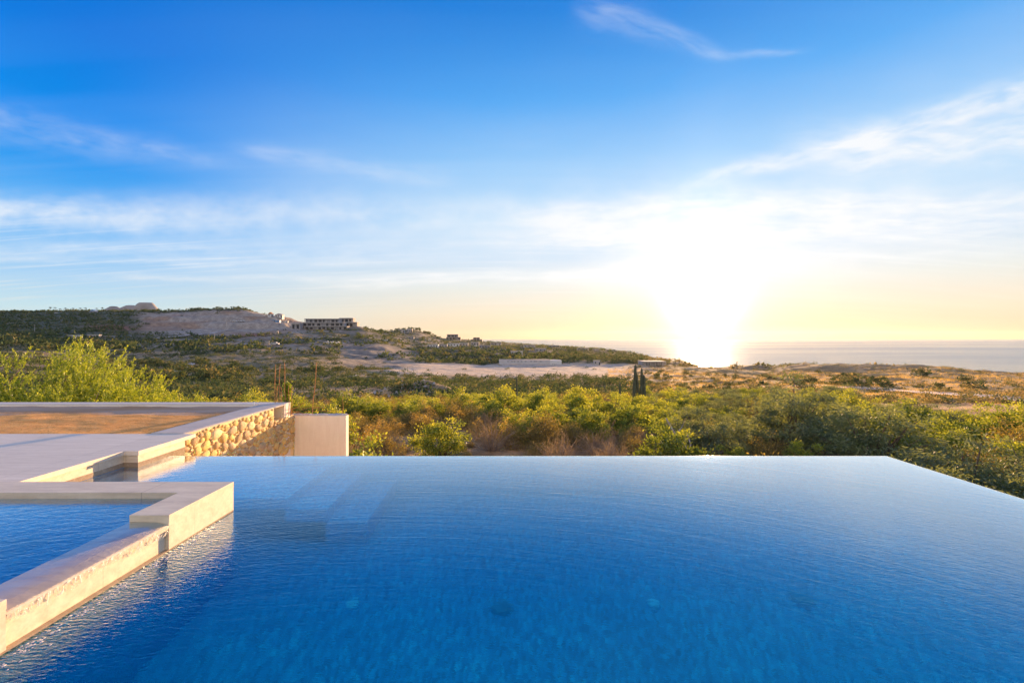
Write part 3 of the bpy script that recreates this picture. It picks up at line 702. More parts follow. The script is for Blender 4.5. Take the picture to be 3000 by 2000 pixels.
for sz in (.088, .078, .066, .055, .042, .032, .025):
    for _ in range(1500):
        y = 6.02 + 3.42 * rg.rand(); z = -.75 + 1.0 * rg.rand(); a_ = sz * (.95 + .5 * rg.rand()); b__ = sz * (.70 + .35 * rg.rand())
        top = .178 if y < 8.58 else -.06
        if z + b__ > top or y - a_ < 6.07 or y + a_ > 9.42: continue
        if abs(y - 8.6) < a_ and z + b__ > -.06: continue
        ok = True
        for (y2, z2, a2, b2) in pts:
            if ((y - y2) / (a_ + a2 - .016)) ** 2 + ((z - z2) / (b__ + b2 - .014)) ** 2 < 1: ok = False; break
        if ok: pts.append((y, z, a_, b__))
stn = MB(); th = np.linspace(0, math.pi / 2, 6); ph = np.arange(14) * 2 * math.pi / 14
for k_, (y, z, a_, b__) in enumerate(pts):
    rot = rg.normal(0, .35); dep = .016 + .20 * min(a_, b__) + .010 * rg.rand(); V = []; o1, o2 = rg.rand(2) * 6
    for t in th:
        for p_ in ph:
            lum = 1 + .09 * math.sin(2 * p_ + o1) + .06 * math.sin(3 * p_ + o2)
            cy, cz = a_ * math.sin(t) ** .8 * math.cos(p_) * lum, b__ * math.sin(t) ** .8 * math.sin(p_) * lum
            V.append((-4.503 + dep * math.cos(t) ** .8, y + cy * math.cos(rot) - cz * math.sin(rot) * .6, z + cy * math.sin(rot) * .6 + cz * math.cos(rot)))
    stn.add(V, [(i * 14 + j, i * 14 + (j + 1) % 14, (i + 1) * 14 + (j + 1) % 14, (i + 1) * 14 + j) for i in range(5) for j in range(14)], rg.rand())
sub(stn, 'river_stones', M['river'], sw, smooth=True)

# white plaster wall beyond the stone wall
pl_ = tag(empty('plaster_wall', (-4, 9.48, -1)), 'short blank plastered wall with a crumbly unfinished top, behind the pool edge', 'wall')
sub(MB().box(-4.50, 9.40, -4.6, -3.43, 9.56, -.105), 'render', M['plaster'], pl_, bevel=.006)
V = []; xs_ = np.linspace(-4.93, -3.44, 60)
for x in xs_:
    e1, e2 = .016 * vnoise(x * 14, 1, 5), .02 * vnoise(x * 19, 7, 8)
    V += [(x, 9.405 + e2 * .4, -.106), (x, 9.41 + e2, -.094 + e1), (x, 9.54, -.09 + e2), (x, 9.555, -.106)]
sub(MB().add(V, [(j * 4 + i, j * 4 + i + 1, (j + 1) * 4 + i + 1, (j + 1) * 4 + i) for j in range(59) for i in range(3)]), 'rough_top', M['parapet_top'], pl_)

# rebar and wires
def rebar(px, Y, y0, y1, lean=0, label='', r=.0068, hook=False):
    x, _ = at(px, Y); z0, z1 = zrow(Y, y0), zrow(Y, y1); x1 = at(px + lean, Y)[0]
    pts_ = [(x + (x1 - x) * t + .006 * math.sin(t * 9 + px), Y + .01 * math.sin(t * 5), z0 + (z1 - z0) * t) for t in np.linspace(0, 1, 9)]
    if hook: pts_ += [(pts_[-1][0] + .03, Y, z1 + .02), (pts_[-1][0] + .07, Y, z1 - .03), (pts_[-1][0] + .09, Y, z1 - .10)]
    return tag(MB().tube(pts_, r, 6).obj('rebar', M['rust'], smooth=True), label, 'rebar', 'rusty rebar rods above the unfinished wall')
rebar(804, 9.1, 1222, 1072, 3, 'tall thin rusty rebar rod, leftmost of the three tall ones')
rebar(815, 9.15, 1222, 1072, 6, 'tall rusty rebar rod, middle of the three tall ones')
rebar(836, 9.2, 1222, 1066, -2, 'tallest straight rebar rod beside the climbing yellow plant')
rebar(913, 9.48, 1230, 1066, 16, 'single leaning rebar rod standing on the white plaster wall')
rebar(809, 9.25, 1222, 1137, 4, 'short bent rebar rod with a hooked tip between the tall rods', hook=True)
rebar(824, 9.3, 1222, 1150, 0, 'short straight rebar rod between the middle and tallest rods')
rebar(845, 9.1, 1224, 1134, 2, 'short rebar rod just behind the climbing yellow plant', r=.005)
rebar(853, 9.25, 1226, 1136, 3, 'short thin rebar rod at the end of the stone wall', r=.005)
rebar(1003, 9.48, 1222, 1164, 3, 'low rebar rod near the right end of the plaster wall', r=.004)
rg = np.random.RandomState(2); t_ = MB()
for i in range(26):
    p_ = np.array([at(800 + 60 * rg.rand(), 9.0 + .4 * rg.rand())[0], 9.0 + .35 * rg.rand(), -.05]); P_ = [p_]
    dv = np.array([rg.normal(0, .06), rg.normal(0, .03), .04 + .03 * rg.rand()])
    for k_ in range(8): dv = dv + np.array([rg.normal(0, .02), rg.normal(0, .01), -.010]); P_.append(P_[-1] + dv * .8)
    t_.tube(P_, .0035, 4)
t_.tube([at(838, 9.2) + (zrow(9.2, 1215),), at(865, 9.3) + (zrow(9.3, 1200),), at(890, 9.35) + (zrow(9.35, 1184),)], .004, 4)
t_.tube([at(890, 9.45) + (zrow(9.45, 1209),), at(940, 9.45) + (zrow(9.45, 1208),), at(985, 9.45) + (zrow(9.45, 1210),)], .004, 4)
tag(t_.obj('wire_tangle', M['rust']), 'tangle of rusty tie wire at the foot of the rebar rods', 'wire')
# ------------------------------------------------------------------ plants
def leaves(mb, P, L, Wd, rng, D=None, jit=.6, c=None):
    n = len(P); a = rng.normal(0, 1, (n, 3))
    d = a if D is None else D + a * jit
    d = d / (np.linalg.norm(d, axis=1)[:, None] + 1e-9)
    sd = np.cross(d, rng.normal(0, 1, (n, 3))); sd /= np.linalg.norm(sd, axis=1)[:, None] + 1e-9
    l = (L * (.65 + .7 * rng.rand(n)))[:, None]; w = (Wd * (.65 + .7 * rng.rand(n)))[:, None]
    V = np.stack([P, P + d * l * .5 + sd * w * .5, P + d * l, P + d * l * .5 - sd * w * .5], 1).reshape(-1, 3)
    mb.add(V, np.arange(4 * n).reshape(-1, 4), rng.rand(n) if c is None else np.clip(c, 0, 1))

def clump_centres(rng, n, h, w, base=.25, flat=1.0, hollow=.35):
    """points in a lumpy dome: most near the outside"""
    out = []; o = rng.rand(6) * 6.28
    while len(out) < n:
        th = rng.rand() * 6.28; el = math.asin(rng.rand()) if rng.rand() < .85 else -rng.rand() * .3
        lump = 1 + .22 * math.sin(2 * th + o[0]) + .16 * math.sin(3 * th + o[1] + 2 * el) + .14 * math.sin(5 * th + o[2]) * math.cos(3 * el + o[3])
        q = hollow + (1 - hollow) * rng.rand() ** .45
        r = q * lump
        out.append((w / 2 * r * math.cos(el) * math.cos(th), w / 2 * r * math.cos(el) * math.sin(th), h * base + h * (1 - base) * r * math.sin(el) * flat))
    return np.array(out)

def branches(rng, C, h, n, r0=.05, stems=5, wander=.12):
    mb = MB(); roots = [(rng.normal(0, .10 * h / 2.5), rng.normal(0, .10 * h / 2.5)) for _ in range(stems)]
    for k in range(min(n, len(C))):
        c = C[k]; rt = roots[k % stems]; m_ = np.array([rt[0] * .6 + c[0] * .35, rt[1] * .6 + c[1] * .35, c[2] * .55])
        P = []
        for t in np.linspace(0, 1, 6):
            p = (1 - t) ** 2 * np.array([rt[0], rt[1], -.15]) + 2 * t * (1 - t) * m_ + t * t * c
            P.append(p + rng.normal(0, wander * .12 * h * t * (1 - t) * 2, 3))
        mb.tube(P, np.linspace(r0, r0 * .18, 6), 5)
    return mb

def ribbons(mb, rng, P0, D, L, w, n, seg=4, curl=.35, up=.1):
    """thin twigs as crossed ribbons"""
    for i in range(n):
        p = P0[i]; d = D[i] / (np.linalg.norm(D[i]) + 1e-9); pts = [p]; l = L * (.6 + .8 * rng.rand()) / seg
        for _ in range(seg):
            d = d + rng.normal(0, curl, 3) + np.array([0, 0, up]); d /= np.linalg.norm(d) + 1e-9; p = p + d * l; pts.append(p)
        pts = np.array(pts); sd = np.cross(d, rng.normal(0, 1, 3)); sd /= np.linalg.norm(sd) + 1e-9
        ww = np.linspace(w, w * .3, seg + 1)[:, None]
        V = np.concatenate([pts - sd * ww / 2, pts + sd * ww / 2]); m = seg + 1
        mb.add(V, [(k, k + 1, m + k + 1, m + k) for k in range(seg)], rng.rand())
    return mb

def make_plant(kind, seed):
    rng = np.random.RandomState(seed); cr = MB()
    if kind == 'leafy':
        h, w = 2.5, 3.0; C = clump_centres(rng, 75, h, w, .22)
        for c in C:
            tone = np.clip(.25 + .5 * rng.rand() + .25 * (c[2] / h - .5), 0, 1); r = .13 + .13 * rng.rand()
            P = c + rng.normal(0, 1, (85, 3)) * np.array([r, r, r * .6]); leaves(cr, P, .15, .075, rng, (P - c) * 2 + np.array([0, 0, .35]), c=tone + rng.normal(0, .16, 85))
        br = branches(rng, C, h, 34, .045); mats = ('leaf_bright', 'bark')
    elif kind == 'mesquite':
        h, w = 3.3, 4.8; C = clump_centres(rng, 120, h, w, .28, .95, .3)
        for c in C:
            tone = np.clip(.2 + .5 * rng.rand(), 0, 1); r = .19 + .17 * rng.rand(); out = c * np.array([1, 1, 0]); out = out / (np.linalg.norm(out) + .1)
            P = c + rng.normal(0, 1, (120, 3)) * np.array([r, r, r * .42]); leaves(cr, P, .17, .05, rng, out * .9 + np.array([0, 0, -.25]), .55, c=tone + rng.normal(0, .15, 120))
        br = branches(rng, C, h, 44, .075, 4, .25); mats = ('leaf_mesquite', 'bark')
    elif kind == 'twiggy':
        h, w = 1.9, 2.9; C = clump_centres(rng, 150, h, w, .2, 1, .45)
        br = branches(rng, C, h, 60, .022, 9, .3)
        idx = rng.randint(0, len(C), 900); P = C[idx] * (.55 + .4 * rng.rand(900))[:, None]
        ribbons(cr, rng, P, P + np.array([0, 0, .4]), .55, .012, 900, 3, .45)
        P = C[rng.randint(0, len(C), 500)] + rng.normal(0, .12, (500, 3)); lf = MB(); mats = ('twigmat', 'twig')
    elif kind == 'dry':
        h, w = 1.7, 2.3; C = clump_centres(rng, 55, h, w, .2)
        for c in C:
            r = .13 + .14 * rng.rand(); P = c + rng.normal(0, 1, (60, 3)) * r; leaves(cr, P, .11, .05, rng, np.array([0, 0, .3]), 1, c=.15 + .7 * rng.rand() + rng.normal(0, .15, 60))
        idx = rng.randint(0, len(C), 260); ribbons(cr, rng, C[idx] * .7, C[idx] + np.array([0, 0, .5]), .6, .012, 260, 3, .35)
        br = branches(rng, C, h, 30, .025, 7); mats = ('leaf_dry', 'twig')
    elif kind == 'olive':
        h, w = 2.1, 2.8; C = clump_centres(rng, 80, h, w, .2, 1, .4)
        for c in C:
            r = .15 + .15 * rng.rand(); P = c + rng.normal(0, 1, (75, 3)) * np.array([r, r, r * .8]); leaves(cr, P, .11, .05, rng, (P - c) * 2, c=.1 + .7 * rng.rand() + rng.normal(0, .15, 75))
        br = branches(rng, C, h, 36, .03, 7); mats = ('leaf_olive', 'bark')
    elif kind == 'shoots':                      # upright shoots set with short needles
        h, w = 4.2, 5.2; C = clump_centres(rng, 1000, h, w, .12, 1, .35)
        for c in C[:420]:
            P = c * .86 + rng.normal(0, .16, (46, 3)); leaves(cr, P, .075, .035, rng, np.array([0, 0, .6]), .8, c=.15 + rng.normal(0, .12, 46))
        for c in C:
            o = c * np.array([.55, .55, .25]); o = o / (np.linalg.norm(o) + .2) + np.array([0, 0, .75]); o /= np.linalg.norm(o)
            big = .55 + .5 * rng.rand()
            for k in range(7):
                d = o + rng.normal(0, .34, 3); d /= np.linalg.norm(d); L_ = (.22 + .28 * rng.rand()) * big * 1.25; m_ = 24
                t = rng.rand(m_)[:, None]; base_ = c + rng.normal(0, .10, 3); P = base_ + d * t * L_ + rng.normal(0, .008, (m_, 3))
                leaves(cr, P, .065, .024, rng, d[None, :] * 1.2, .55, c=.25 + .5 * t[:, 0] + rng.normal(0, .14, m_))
        br = branches(rng, C, h, 70, .05, 6, .15); mats = ('leaf_conifer', 'bark')
    return cr.mesh(kind + '_crown', M[mats[0]]), br.mesh(kind + '_branches', M[mats[1]], True)
M['twigmat'] = m_leaf('thin_twigs', [(0, (.15, .11, .085)), (.5, (.28, .21, .165)), (1, (.42, .33, .26))], .25, .1, .0)

PL = {}
def plant_proto(kind, v):
    if (kind, v) not in PL: PL[(kind, v)] = make_plant(kind, {'leafy': 100, 'mesquite': 200, 'twiggy': 300, 'dry': 400, 'olive': 500, 'shoots': 600}[kind] + v)
    return PL[(kind, v)]
NAMES = {'leafy': 'leafy_shrub', 'mesquite': 'mesquite_tree', 'twiggy': 'twiggy_shrub', 'dry': 'dry_shrub', 'olive': 'olive_shrub', 'shoots': 'feathery_shrub'}
CATS = {'leafy': 'shrub', 'mesquite': 'tree', 'twiggy': 'shrub', 'dry': 'shrub', 'olive': 'shrub', 'shoots': 'shrub'}
PH = {}
def plant(kind, v, x, y, sc, rz, label, group, sq=1.0, z=None):
    """Empty at the foot > crown, branches (copies share mesh data)"""
    z = H(x, y) if z is None else z
    if (kind, v) not in PH:
        r = empty(NAMES[kind], (0, 0, 0)); cr, br = plant_proto(kind, v)
        link('crown', cr, r); link('trunk' if kind == 'mesquite' else 'branches', br, r); PH[(kind, v)] = r; o = r
    else: o = copy_tree(PH[(kind, v)])
    o.location = (x, y, z - .05); o.rotation_euler = (0, 0, rz); o.scale = (sc, sc, sc * sq)
    for k_ in ('label', 'category', 'group', 'kind'):
        if k_ in o: del o[k_]
    tag(o, label, CATS[kind], group); return o

rg = np.random.RandomState(77); placed = []
def free(x, y, r):
    return all((x - a) ** 2 + (y - b) ** 2 > ((r + c) * .5) ** 2 for a, b, c in placed)
# plants one can name
def special(kind, v, px, Y, sc, label, rz=0.0, sq=1.0, **k):
    x, y = at(px, Y); placed.append((x, y, {'mesquite': 4.2, 'leafy': 2.6, 'shoots': 4}.get(kind, 2.2) * sc)); return plant(kind, v, x, y, sc, rz, label, None, sq, **k)
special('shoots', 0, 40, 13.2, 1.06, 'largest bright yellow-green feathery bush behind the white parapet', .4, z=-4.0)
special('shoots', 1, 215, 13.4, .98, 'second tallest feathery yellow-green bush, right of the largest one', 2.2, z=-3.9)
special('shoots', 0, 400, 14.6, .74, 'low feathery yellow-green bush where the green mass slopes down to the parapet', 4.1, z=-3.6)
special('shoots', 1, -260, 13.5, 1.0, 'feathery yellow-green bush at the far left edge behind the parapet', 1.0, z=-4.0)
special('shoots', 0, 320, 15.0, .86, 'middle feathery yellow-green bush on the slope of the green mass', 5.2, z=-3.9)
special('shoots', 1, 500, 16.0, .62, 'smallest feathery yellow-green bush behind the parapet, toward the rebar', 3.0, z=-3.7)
special('leafy', 0, 1290, 23.5, .78, 'small solitary bright green tree on bare reddish ground beyond the pool', .7, .98)
special('twiggy', 0, 1440, 25.5, 1.0, 'pinkish grey leafless bush right of the solitary green tree', 0.2, .95)
special('dry', 1, 1490, 26.5, .80, 'yellow-brown thorny bush between the solitary green tree and the grey brush', 1.1)
special('twiggy', 1, 1640, 20.5, 1.0, 'broad pinkish brown leafless thicket just beyond the pool edge', 1.6, .85)
special('twiggy', 2, 1790, 20.0, .9, 'grey leafless bush beside the pinkish thicket beyond the pool edge', 2.6, .85)
special('leafy', 1, 1850, 42, .95, 'tall yellow-green bush in front of the cactus group', 1.0)
special('leafy', 2, 1700, 40, 1.15, 'glowing yellow-green bush left of the cactus group', 3.0)
special('mesquite', 0, 2330, 25, 1.12, 'big grey-green feathery tree, tallest crown below the shining sea', .0, 1.02)
special('mesquite', 1, 2080, 23, .80, 'grey-green tree with a thick pale leaning trunk below the sun', 1.5, .9)
special('mesquite', 2, 2560, 20, .95, 'grey-green feathery tree behind the right corner of the pool', 2.0, .9)
special('mesquite', 0, 2820, 14, .86, 'grey-green feathery tree right of the pool corner, nearest the water', 3.3, .85)
special('mesquite', 1, 3080, 11.5, .8, 'grey-green feathery tree at the right edge beside the pool', .6, .85)
special('leafy', 0, 2680, 31, 1.0, 'bright lime bush behind the grey-green trees, left of the sandy track', 2.2)
special('leafy', 2, 2960, 27, 1.0, 'bright lime bush at the right edge below the sandy track', .2)
special('leafy', 1, 870, 19, .80, 'slender young green tree above the white plaster wall', .2, 1.15)
special('leafy', 2, 950, 24, .9, 'leafy green shrub just right of the plaster wall', 1.9)
# leaning trunk of the tree below the sun
x0, y0 = at(2052, 20.5); x1, _ = at(1962, 20.5)
lt = MB(); z0 = H(x0, y0) - .1
pts_ = [(x0 + (x1 - x0) * t + .05 * math.sin(t * 7), y0 + .6 * t, z0 + (zrow(20.5, 1236) - z0) * (t ** .9)) for t in np.linspace(0, 1, 10)]
lt.tube(pts_, np.linspace(.10, .035, 10), 8); lt.tube([pts_[3], (pts_[3][0] + .1, y0 + .3, pts_[3][2] + .35), (pts_[3][0] + .02, y0 + .5, pts_[3][2] + .8)], [.05, .035, .02], 6)
lt.tube([pts_[6], (pts_[6][0] + .3, y0 + .5, pts_[6][2] + .3), (pts_[6][0] + .5, y0 + .5, pts_[6][2] + .75)], [.035, .025, .012], 6)
tag(lt.obj('bare_trunk', M['palebark'], smooth=True), 'thick pale trunk leaning left in the thicket below the sun', 'tree trunk')

DESC = {'leafy': ('green leafy shrub', 'green leafy shrubs'), 'mesquite': ('grey-green feathery tree', 'grey-green feathery trees'), 'twiggy': ('leafless brown twiggy shrub', 'leafless twiggy shrubs'), 'dry': ('dry yellow-brown shrub', 'dry yellow-brown shrubs'), 'olive': ('dull olive shrub', 'olive shrubs')}
def place_words(px, Y):
    if px < 1040: a = 'behind the rebar'
    elif px < 1420: a = 'around the solitary tree'
    elif px < 1780: a = 'below the warehouse'
    elif px < 2220: a = 'below the sun'
    elif px < 2620: a = 'behind the pool corner'
    else: a = 'below the sandy track'
    b = 'front of the scrub' if Y < 26 else ('middle of the scrub' if Y < 42 else 'back edge of the scrub')
    return a, b
MIX = [(1050, (('olive', .34), ('dry', .22), ('leafy', .34), ('twiggy', .10))), (1500, (('leafy', .42), ('dry', .18), ('olive', .28), ('twiggy', .12))),
       (1900, (('leafy', .52), ('dry', .10), ('olive', .26), ('twiggy', .12))), (2250, (('mesquite', .38), ('leafy', .46), ('olive', .10), ('twiggy', .06))), (9999, (('mesquite', .52), ('leafy', .36), ('olive', .12)))]
WID = {'leafy': 2.5, 'mesquite': 3.7, 'twiggy': 2.3, 'dry': 1.9, 'olive': 2.3}
tries = 0; cnt = 0
while tries < 8000 and cnt < 760:
    tries += 1
    Y = math.sqrt(12.5 ** 2 + (74 ** 2 - 12.5 ** 2) * rg.rand()); px = 330 + 3050 * rg.rand(); x, y = at(px, Y)
    if px < 1040 and Y > 52: continue
    if px < 1000 and Y < 14.5: continue
    if px > 2500 and Y > 33 + (2900 - px) * .03: continue
    if 1150 < px < 1540 and Y < 31: continue
    if 1500 < px < 1900 and Y < 19: continue
    if 1900 <= px < 2620 and Y < 19: continue
    u_ = rg.rand(); mixl = next(m for lim, m in MIX if px < lim)
    if Y < 30 and 1500 < px < 1950: mixl = (('twiggy', .35), ('leafy', .35), ('olive', .3))
    for kind, p_ in mixl:
        u_ -= p_
        if u_ <= 0: break
    sc = (.50 + .48 * rg.rand()) * (1.08 if Y > 35 else .95)
    if kind == 'mesquite': sc *= .85
    if px < 1040 and Y < 30: sc *= .9
    r = WID[kind] * sc * .92
    if not free(x, y, r): continue
    placed.append((x, y, r)); cnt += 1
    a, b_ = place_words(px, Y); sz = 'small' if sc < .68 else ('large' if sc > .86 else 'medium')
    plant(kind, rg.randint(3), x, y, sc, rg.rand() * 6.28, f'{sz} {DESC[kind][0]} {a}, {b_}', f'{DESC[kind][1]} {a}, {b_}, {sz}', .85 + .3 * rg.rand())
# right flank beside the pool, under the edge
for _ in range(400):
    x = 5.6 + 16 * rg.rand(); y = 2.5 + 11 * rg.rand(); kind = ('mesquite', 'mesquite', 'leafy' if y < 6 else 'olive', 'olive')[rg.randint(4)]; sc = .60 + .2 * rg.rand(); r = WID[kind] * sc * .95
    if not free(x, y, r) or math.hypot(x - 5, y) < r * .6 or x - r * .55 < 4.95: continue
    placed.append((x, y, r)); plant(kind, rg.randint(3), x, y, sc, rg.rand() * 6.28, f'{DESC[kind][0]} on the slope beside the right pool edge', f'{DESC[kind][1]} beside the right pool edge')
# clumps of small dry growth on the bare patch
for i in range(30):
    px = 1025 + 500 * rg.rand(); Y = 20 + 10 * rg.rand(); x, y = at(px, Y); kind = ('dry', 'olive', 'twiggy', 'dry')[rg.randint(4)]; sc = .20 + .22 * rg.rand()
    if not free(x, y, 1.2 * sc) or abs(px - 1290) < 30: continue
    placed.append((x, y, 1.2 * sc)); plant(kind, rg.randint(3), x, y, sc, rg.rand() * 6.28, f'knee-high {DESC[kind][0]} on the bare red patch beyond the pool', f'low {DESC[kind][1]} on the bare patch')
# creeper climbing the rebar
cr = MB(); rgc = np.random.RandomState(9)
for k_ in range(70):
    t = rgc.rand(); x, _ = at(842 + rgc.normal(0, 5) * (1 - t * .5), 9.3); z = -.05 + .62 * t
    P = np.array([x, 9.3, z]) + rgc.normal(0, .025, (22, 3)); leaves(cr, P, .045, .022, rgc, np.array([0, 0, .4]), .8, c=.45 + rgc.normal(0, .2, 22))
cp = tag(empty('climbing_plant', (at(842, 9.3)[0], 9.3, -.08)), 'yellow-green climbing plant wound up the rebar beside the plaster wall', 'plant')
sub(cr, 'leaves', M['leaf_conifer'], cp)
sm = MB(); sm.tube([(at(842 + 3 * math.sin(t * 9), 9.3)[0], 9.3, -.08 + .66 * t) for t in np.linspace(0, 1, 12)], .006, 5); sub(sm, 'stem', M['bark'], cp)

# ------------------------------------------------------------------ cacti
def cactus(px, Y, arms, label):
    x, y = at(px, Y); z0 = H(x, y); r = empty('cactus', (x, y, z0)); tag(r, label, 'cactus', None)
    for (dpx, py_top, lean, rad, z_start) in arms:
        mb = MB(); zt = zrow(Y, py_top); xx0, _ = at(px + dpx, Y); nb = 9; k = 36; rings = 18
        xs0 = xx0; V = []
        for i in range(rings + 1):
            t = i / rings; z = z0 + z_start + (zt - z0 - z_start) * t; cx_ = xs0 + (at(px + dpx + lean, Y)[0] - xs0) * t
            e = 1.0 if t < .9 else math.sqrt(max(0, 1 - ((t - .9) / .1) ** 2)); rr = rad * (1.0 + .10 * math.sin(t * 6) - .25 * t) * e
            if z_start > 0 and t < .12: rr *= .55 + 3.7 * t
            for j in range(k):
                a = 2 * math.pi * j / k; q = rr * (1 - .16 * (.5 - .5 * math.cos(nb * a))); V.append((cx_ + q * math.cos(a), y + q * math.sin(a), z))
        mb.add(V, [(i * k + j, i * k + (j + 1) % k, (i + 1) * k + (j + 1) % k, (i + 1) * k + j) for i in range(rings) for j in range(k)])
        sub(mb, 'stem', M['cactus'], r, smooth=True)
    return r
cactus(1868, 58, [(-12, 1071, 6, .25, 0), (10, 1081, 2, .23, .0), (4, 1093, -8, .19, 1.5), (22, 1101, -4, .23, .0)], 'cluster of four tall dark cactus columns against the golden slope')
cactus(1816, 56, [(0, 1121, 0, .16, 0)], 'short single cactus column left of the tall cactus cluster')
cactus(1512, 55, [(0, 1104, 2, .14, 0)], 'tall thin cactus column in the scrub below the warehouse')
cactus(1490, 54, [(0, 1120, -1, .13, 0)], 'short cactus column left of the thin tall one below the warehouse')

# ------------------------------------------------------------------ mid-distance bushes
def bush_mesh(seed, n=190):
    rng = np.random.RandomState(seed); mb = MB(); C = clump_centres(rng, 26, 1.0, 1.9, .12, 1, .45)
    for c in C:
        P = c + rng.normal(0, .12, (n // 14, 3)); leaves(mb, P, .26, .15, rng, c[None, :] * .8, 1, c=.2 + .45 * rng.rand() + rng.normal(0, .12, len(P)))
    me = mb.mesh('round_bush_crown', M['leaf_far']); return me
BM = [bush_mesh(900 + i) for i in range(5)]
def round_bush(px, Y, s_, label, group):
    x, y, z = ground(px, Y, -.15 * s_); o = link('round_bush', BM[rg.randint(5)]); o.location = (x, y, z); o.scale = (s_ * 1.05, s_ * 1.05, s_ * .95); o.rotation_euler = (0, 0, rg.rand() * 6.28)
    return tag(o, label, 'bush', group)
VG = [(300, 700, 150, 300, 80, 'dark round bush in the valley left of the rebar'), (700, 1080, 150, 300, 34, 'dark round bush in the valley between the rebar and the rubble mound')]
for (pa, pb, ya, yb, nn, lab) in VG:
    for i in range(nn):
        px = pa + (pb - pa) * rg.rand(); Y = ya + (yb - ya) * rg.rand()
        if 700 < px and Y < 215: continue
        round_bush(px, Y, 2.0 + 2.4 * rg.rand(), lab, lab.replace('bush', 'bushes').replace('dark round', 'dark round'))
lab = 'low backlit bush on the golden dunes below the sun'
for i in range(120):
    px = 1880 + 680 * rg.rand(); Y = 130 + 190 * rg.rand(); round_bush(px, Y, 1.0 + 1.3 * rg.rand() ** 2, lab, 'low bushes on the golden dunes')
lab = 'isolated green bush beside the sandy track on the right'
for px, Y, s_ in ((2460, 150, 3.2), (2520, 138, 3.6), (2570, 142, 3.0), (2480, 215, 3.4), (2380, 190, 2.6), (2350, 200, 3.4), (2830, 190, 2.5), (2710, 250, 4.5), (2600, 135, 2), (2850, 128, 2.2), (2760, 122, 1.8)):
    round_bush(px, Y, s_, lab, 'bushes beside the sandy track')

# ------------------------------------------------------------------ uncountable cover: far scrub, grass
def scatter(n, f, seed):
    """rejection sample (px, Y) by density f"""
    r_ = np.random.RandomState(seed); px = -700 + 4100 * r_.rand(n * 3); Y = 75 * np.exp(r_.rand(n * 3) * math.log(1900 / 75.0))
    k = r_.rand(n * 3) < f(px, Y); return px[k][:n], Y[k][:n]
def dens(px, Y):
    x = (px - CX) / FPX * Y; n1 = fbm(x / 26, Y / 26, 41, 5); n3 = fbm(x / 60, Y / 60, 48, 3)
    d = .30 + 0 * px
    left = 1 - sstep(300, 480, px + (n1 - .5) * 150)
    d = np.where(Y > 420, .05 + .95 * sstep(.46, .55, n1) * (.35 + .65 * sstep(.4, .6, n3)), d); d = np.maximum(d, left * sstep(380, 450, Y) * 1.0)
    q = sstep(385, 440, px) * (1 - sstep(850, 930, px)) * sstep(690, 750, Y) * (1 - sstep(1030, 1055, Y)); d = d * (1 - q * .97)
    ridge = sstep(380, 420, px) * (1 - sstep(740, 765, px)) * sstep(1035, 1060, Y) * (1 - sstep(1250, 1350, Y)); d = np.maximum(d, ridge)
    hd = sstep(745, 765, px) * (1 - sstep(860, 900, px)) * sstep(950, 990, Y); d = d * (1 - hd * .9)
    pad = sstep(1120, 1180, px) * (1 - sstep(1800, 1950, px)) * sstep(240, 262, Y) * (1 - sstep(398, 412, Y)); d = d * (1 - pad * .97)
    scar = sstep(960, 1010, px) * (1 - sstep(1150, 1230, px)) * sstep(290, 330, Y) * (1 - sstep(560, 610, Y)); d = d * (1 - scar * .8)
    back = sstep(1180, 1300, px) * (1 - sstep(1990, 2060, px)) * sstep(408, 425, Y); d = np.maximum(d, back * .75)
    right = sstep(1880, 2050, px); d = np.where(right > .5, np.where(Y > 300, .35, .10), d)
    road = np.exp(-((Y - 176 + (px - 2600) * .06) / 11) ** 2) * sstep(2480, 2560, px); d = d * (1 - road)
    x_, y_ = x, Y; d = d * (hgt(x_, y_) > -28.5)
    mid = (Y > 75) & (Y < 140) & (px > 800) & (px < 1150); d = np.where(mid, d * .25, d)
    return np.clip(d, 0, 1)
px, Y = scatter(26000, dens, 13); x = (px - CX) / FPX * Y; z = hgt(x, Y); rs = np.random.RandomState(14); N = len(px)
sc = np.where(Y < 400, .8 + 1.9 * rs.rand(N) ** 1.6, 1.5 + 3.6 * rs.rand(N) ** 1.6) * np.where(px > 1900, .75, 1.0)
sc = np.where((px > 1250) & (Y > 600), sc * .8, sc); fs = MB()
for sel, m_, lf in ((Y < 420, 60, .30), (Y >= 420, 14, .75)):
    xs_, Ys_, zs_, ps_, ss_ = x[sel], Y[sel], z[sel], px[sel], sc[sel]; n_ = len(xs_)
    th = rs.rand(n_, m_) * 6.28; el = np.arcsin(rs.rand(n_, m_)); q = .5 + .5 * rs.rand(n_, m_)
    q = q * (1 + .25 * np.sin(2 * th + 6 * rs.rand(n_, 1)) + .2 * np.sin(3 * th + 6 * rs.rand(n_, 1)) * np.cos(2 * el))
    P = np.stack([xs_[:, None] + ss_[:, None] * q * np.cos(el) * np.cos(th), Ys_[:, None] + ss_[:, None] * q * np.cos(el) * np.sin(th), zs_[:, None] + ss_[:, None] * q * np.sin(el) * .8 - .1], -1)
    D_ = np.stack([np.cos(el) * np.cos(th), np.cos(el) * np.sin(th), np.sin(el)], -1)
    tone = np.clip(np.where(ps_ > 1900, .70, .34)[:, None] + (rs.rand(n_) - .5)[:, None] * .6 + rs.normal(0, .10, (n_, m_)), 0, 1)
    L_ = np.repeat(ss_, m_) * lf
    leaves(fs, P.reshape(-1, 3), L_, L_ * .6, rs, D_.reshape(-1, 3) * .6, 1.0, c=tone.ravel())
tag(fs.obj('scrub', M['leaf_far']), 'dense dark scrub covering the far valley and hillsides', 'scrub', kind='stuff')

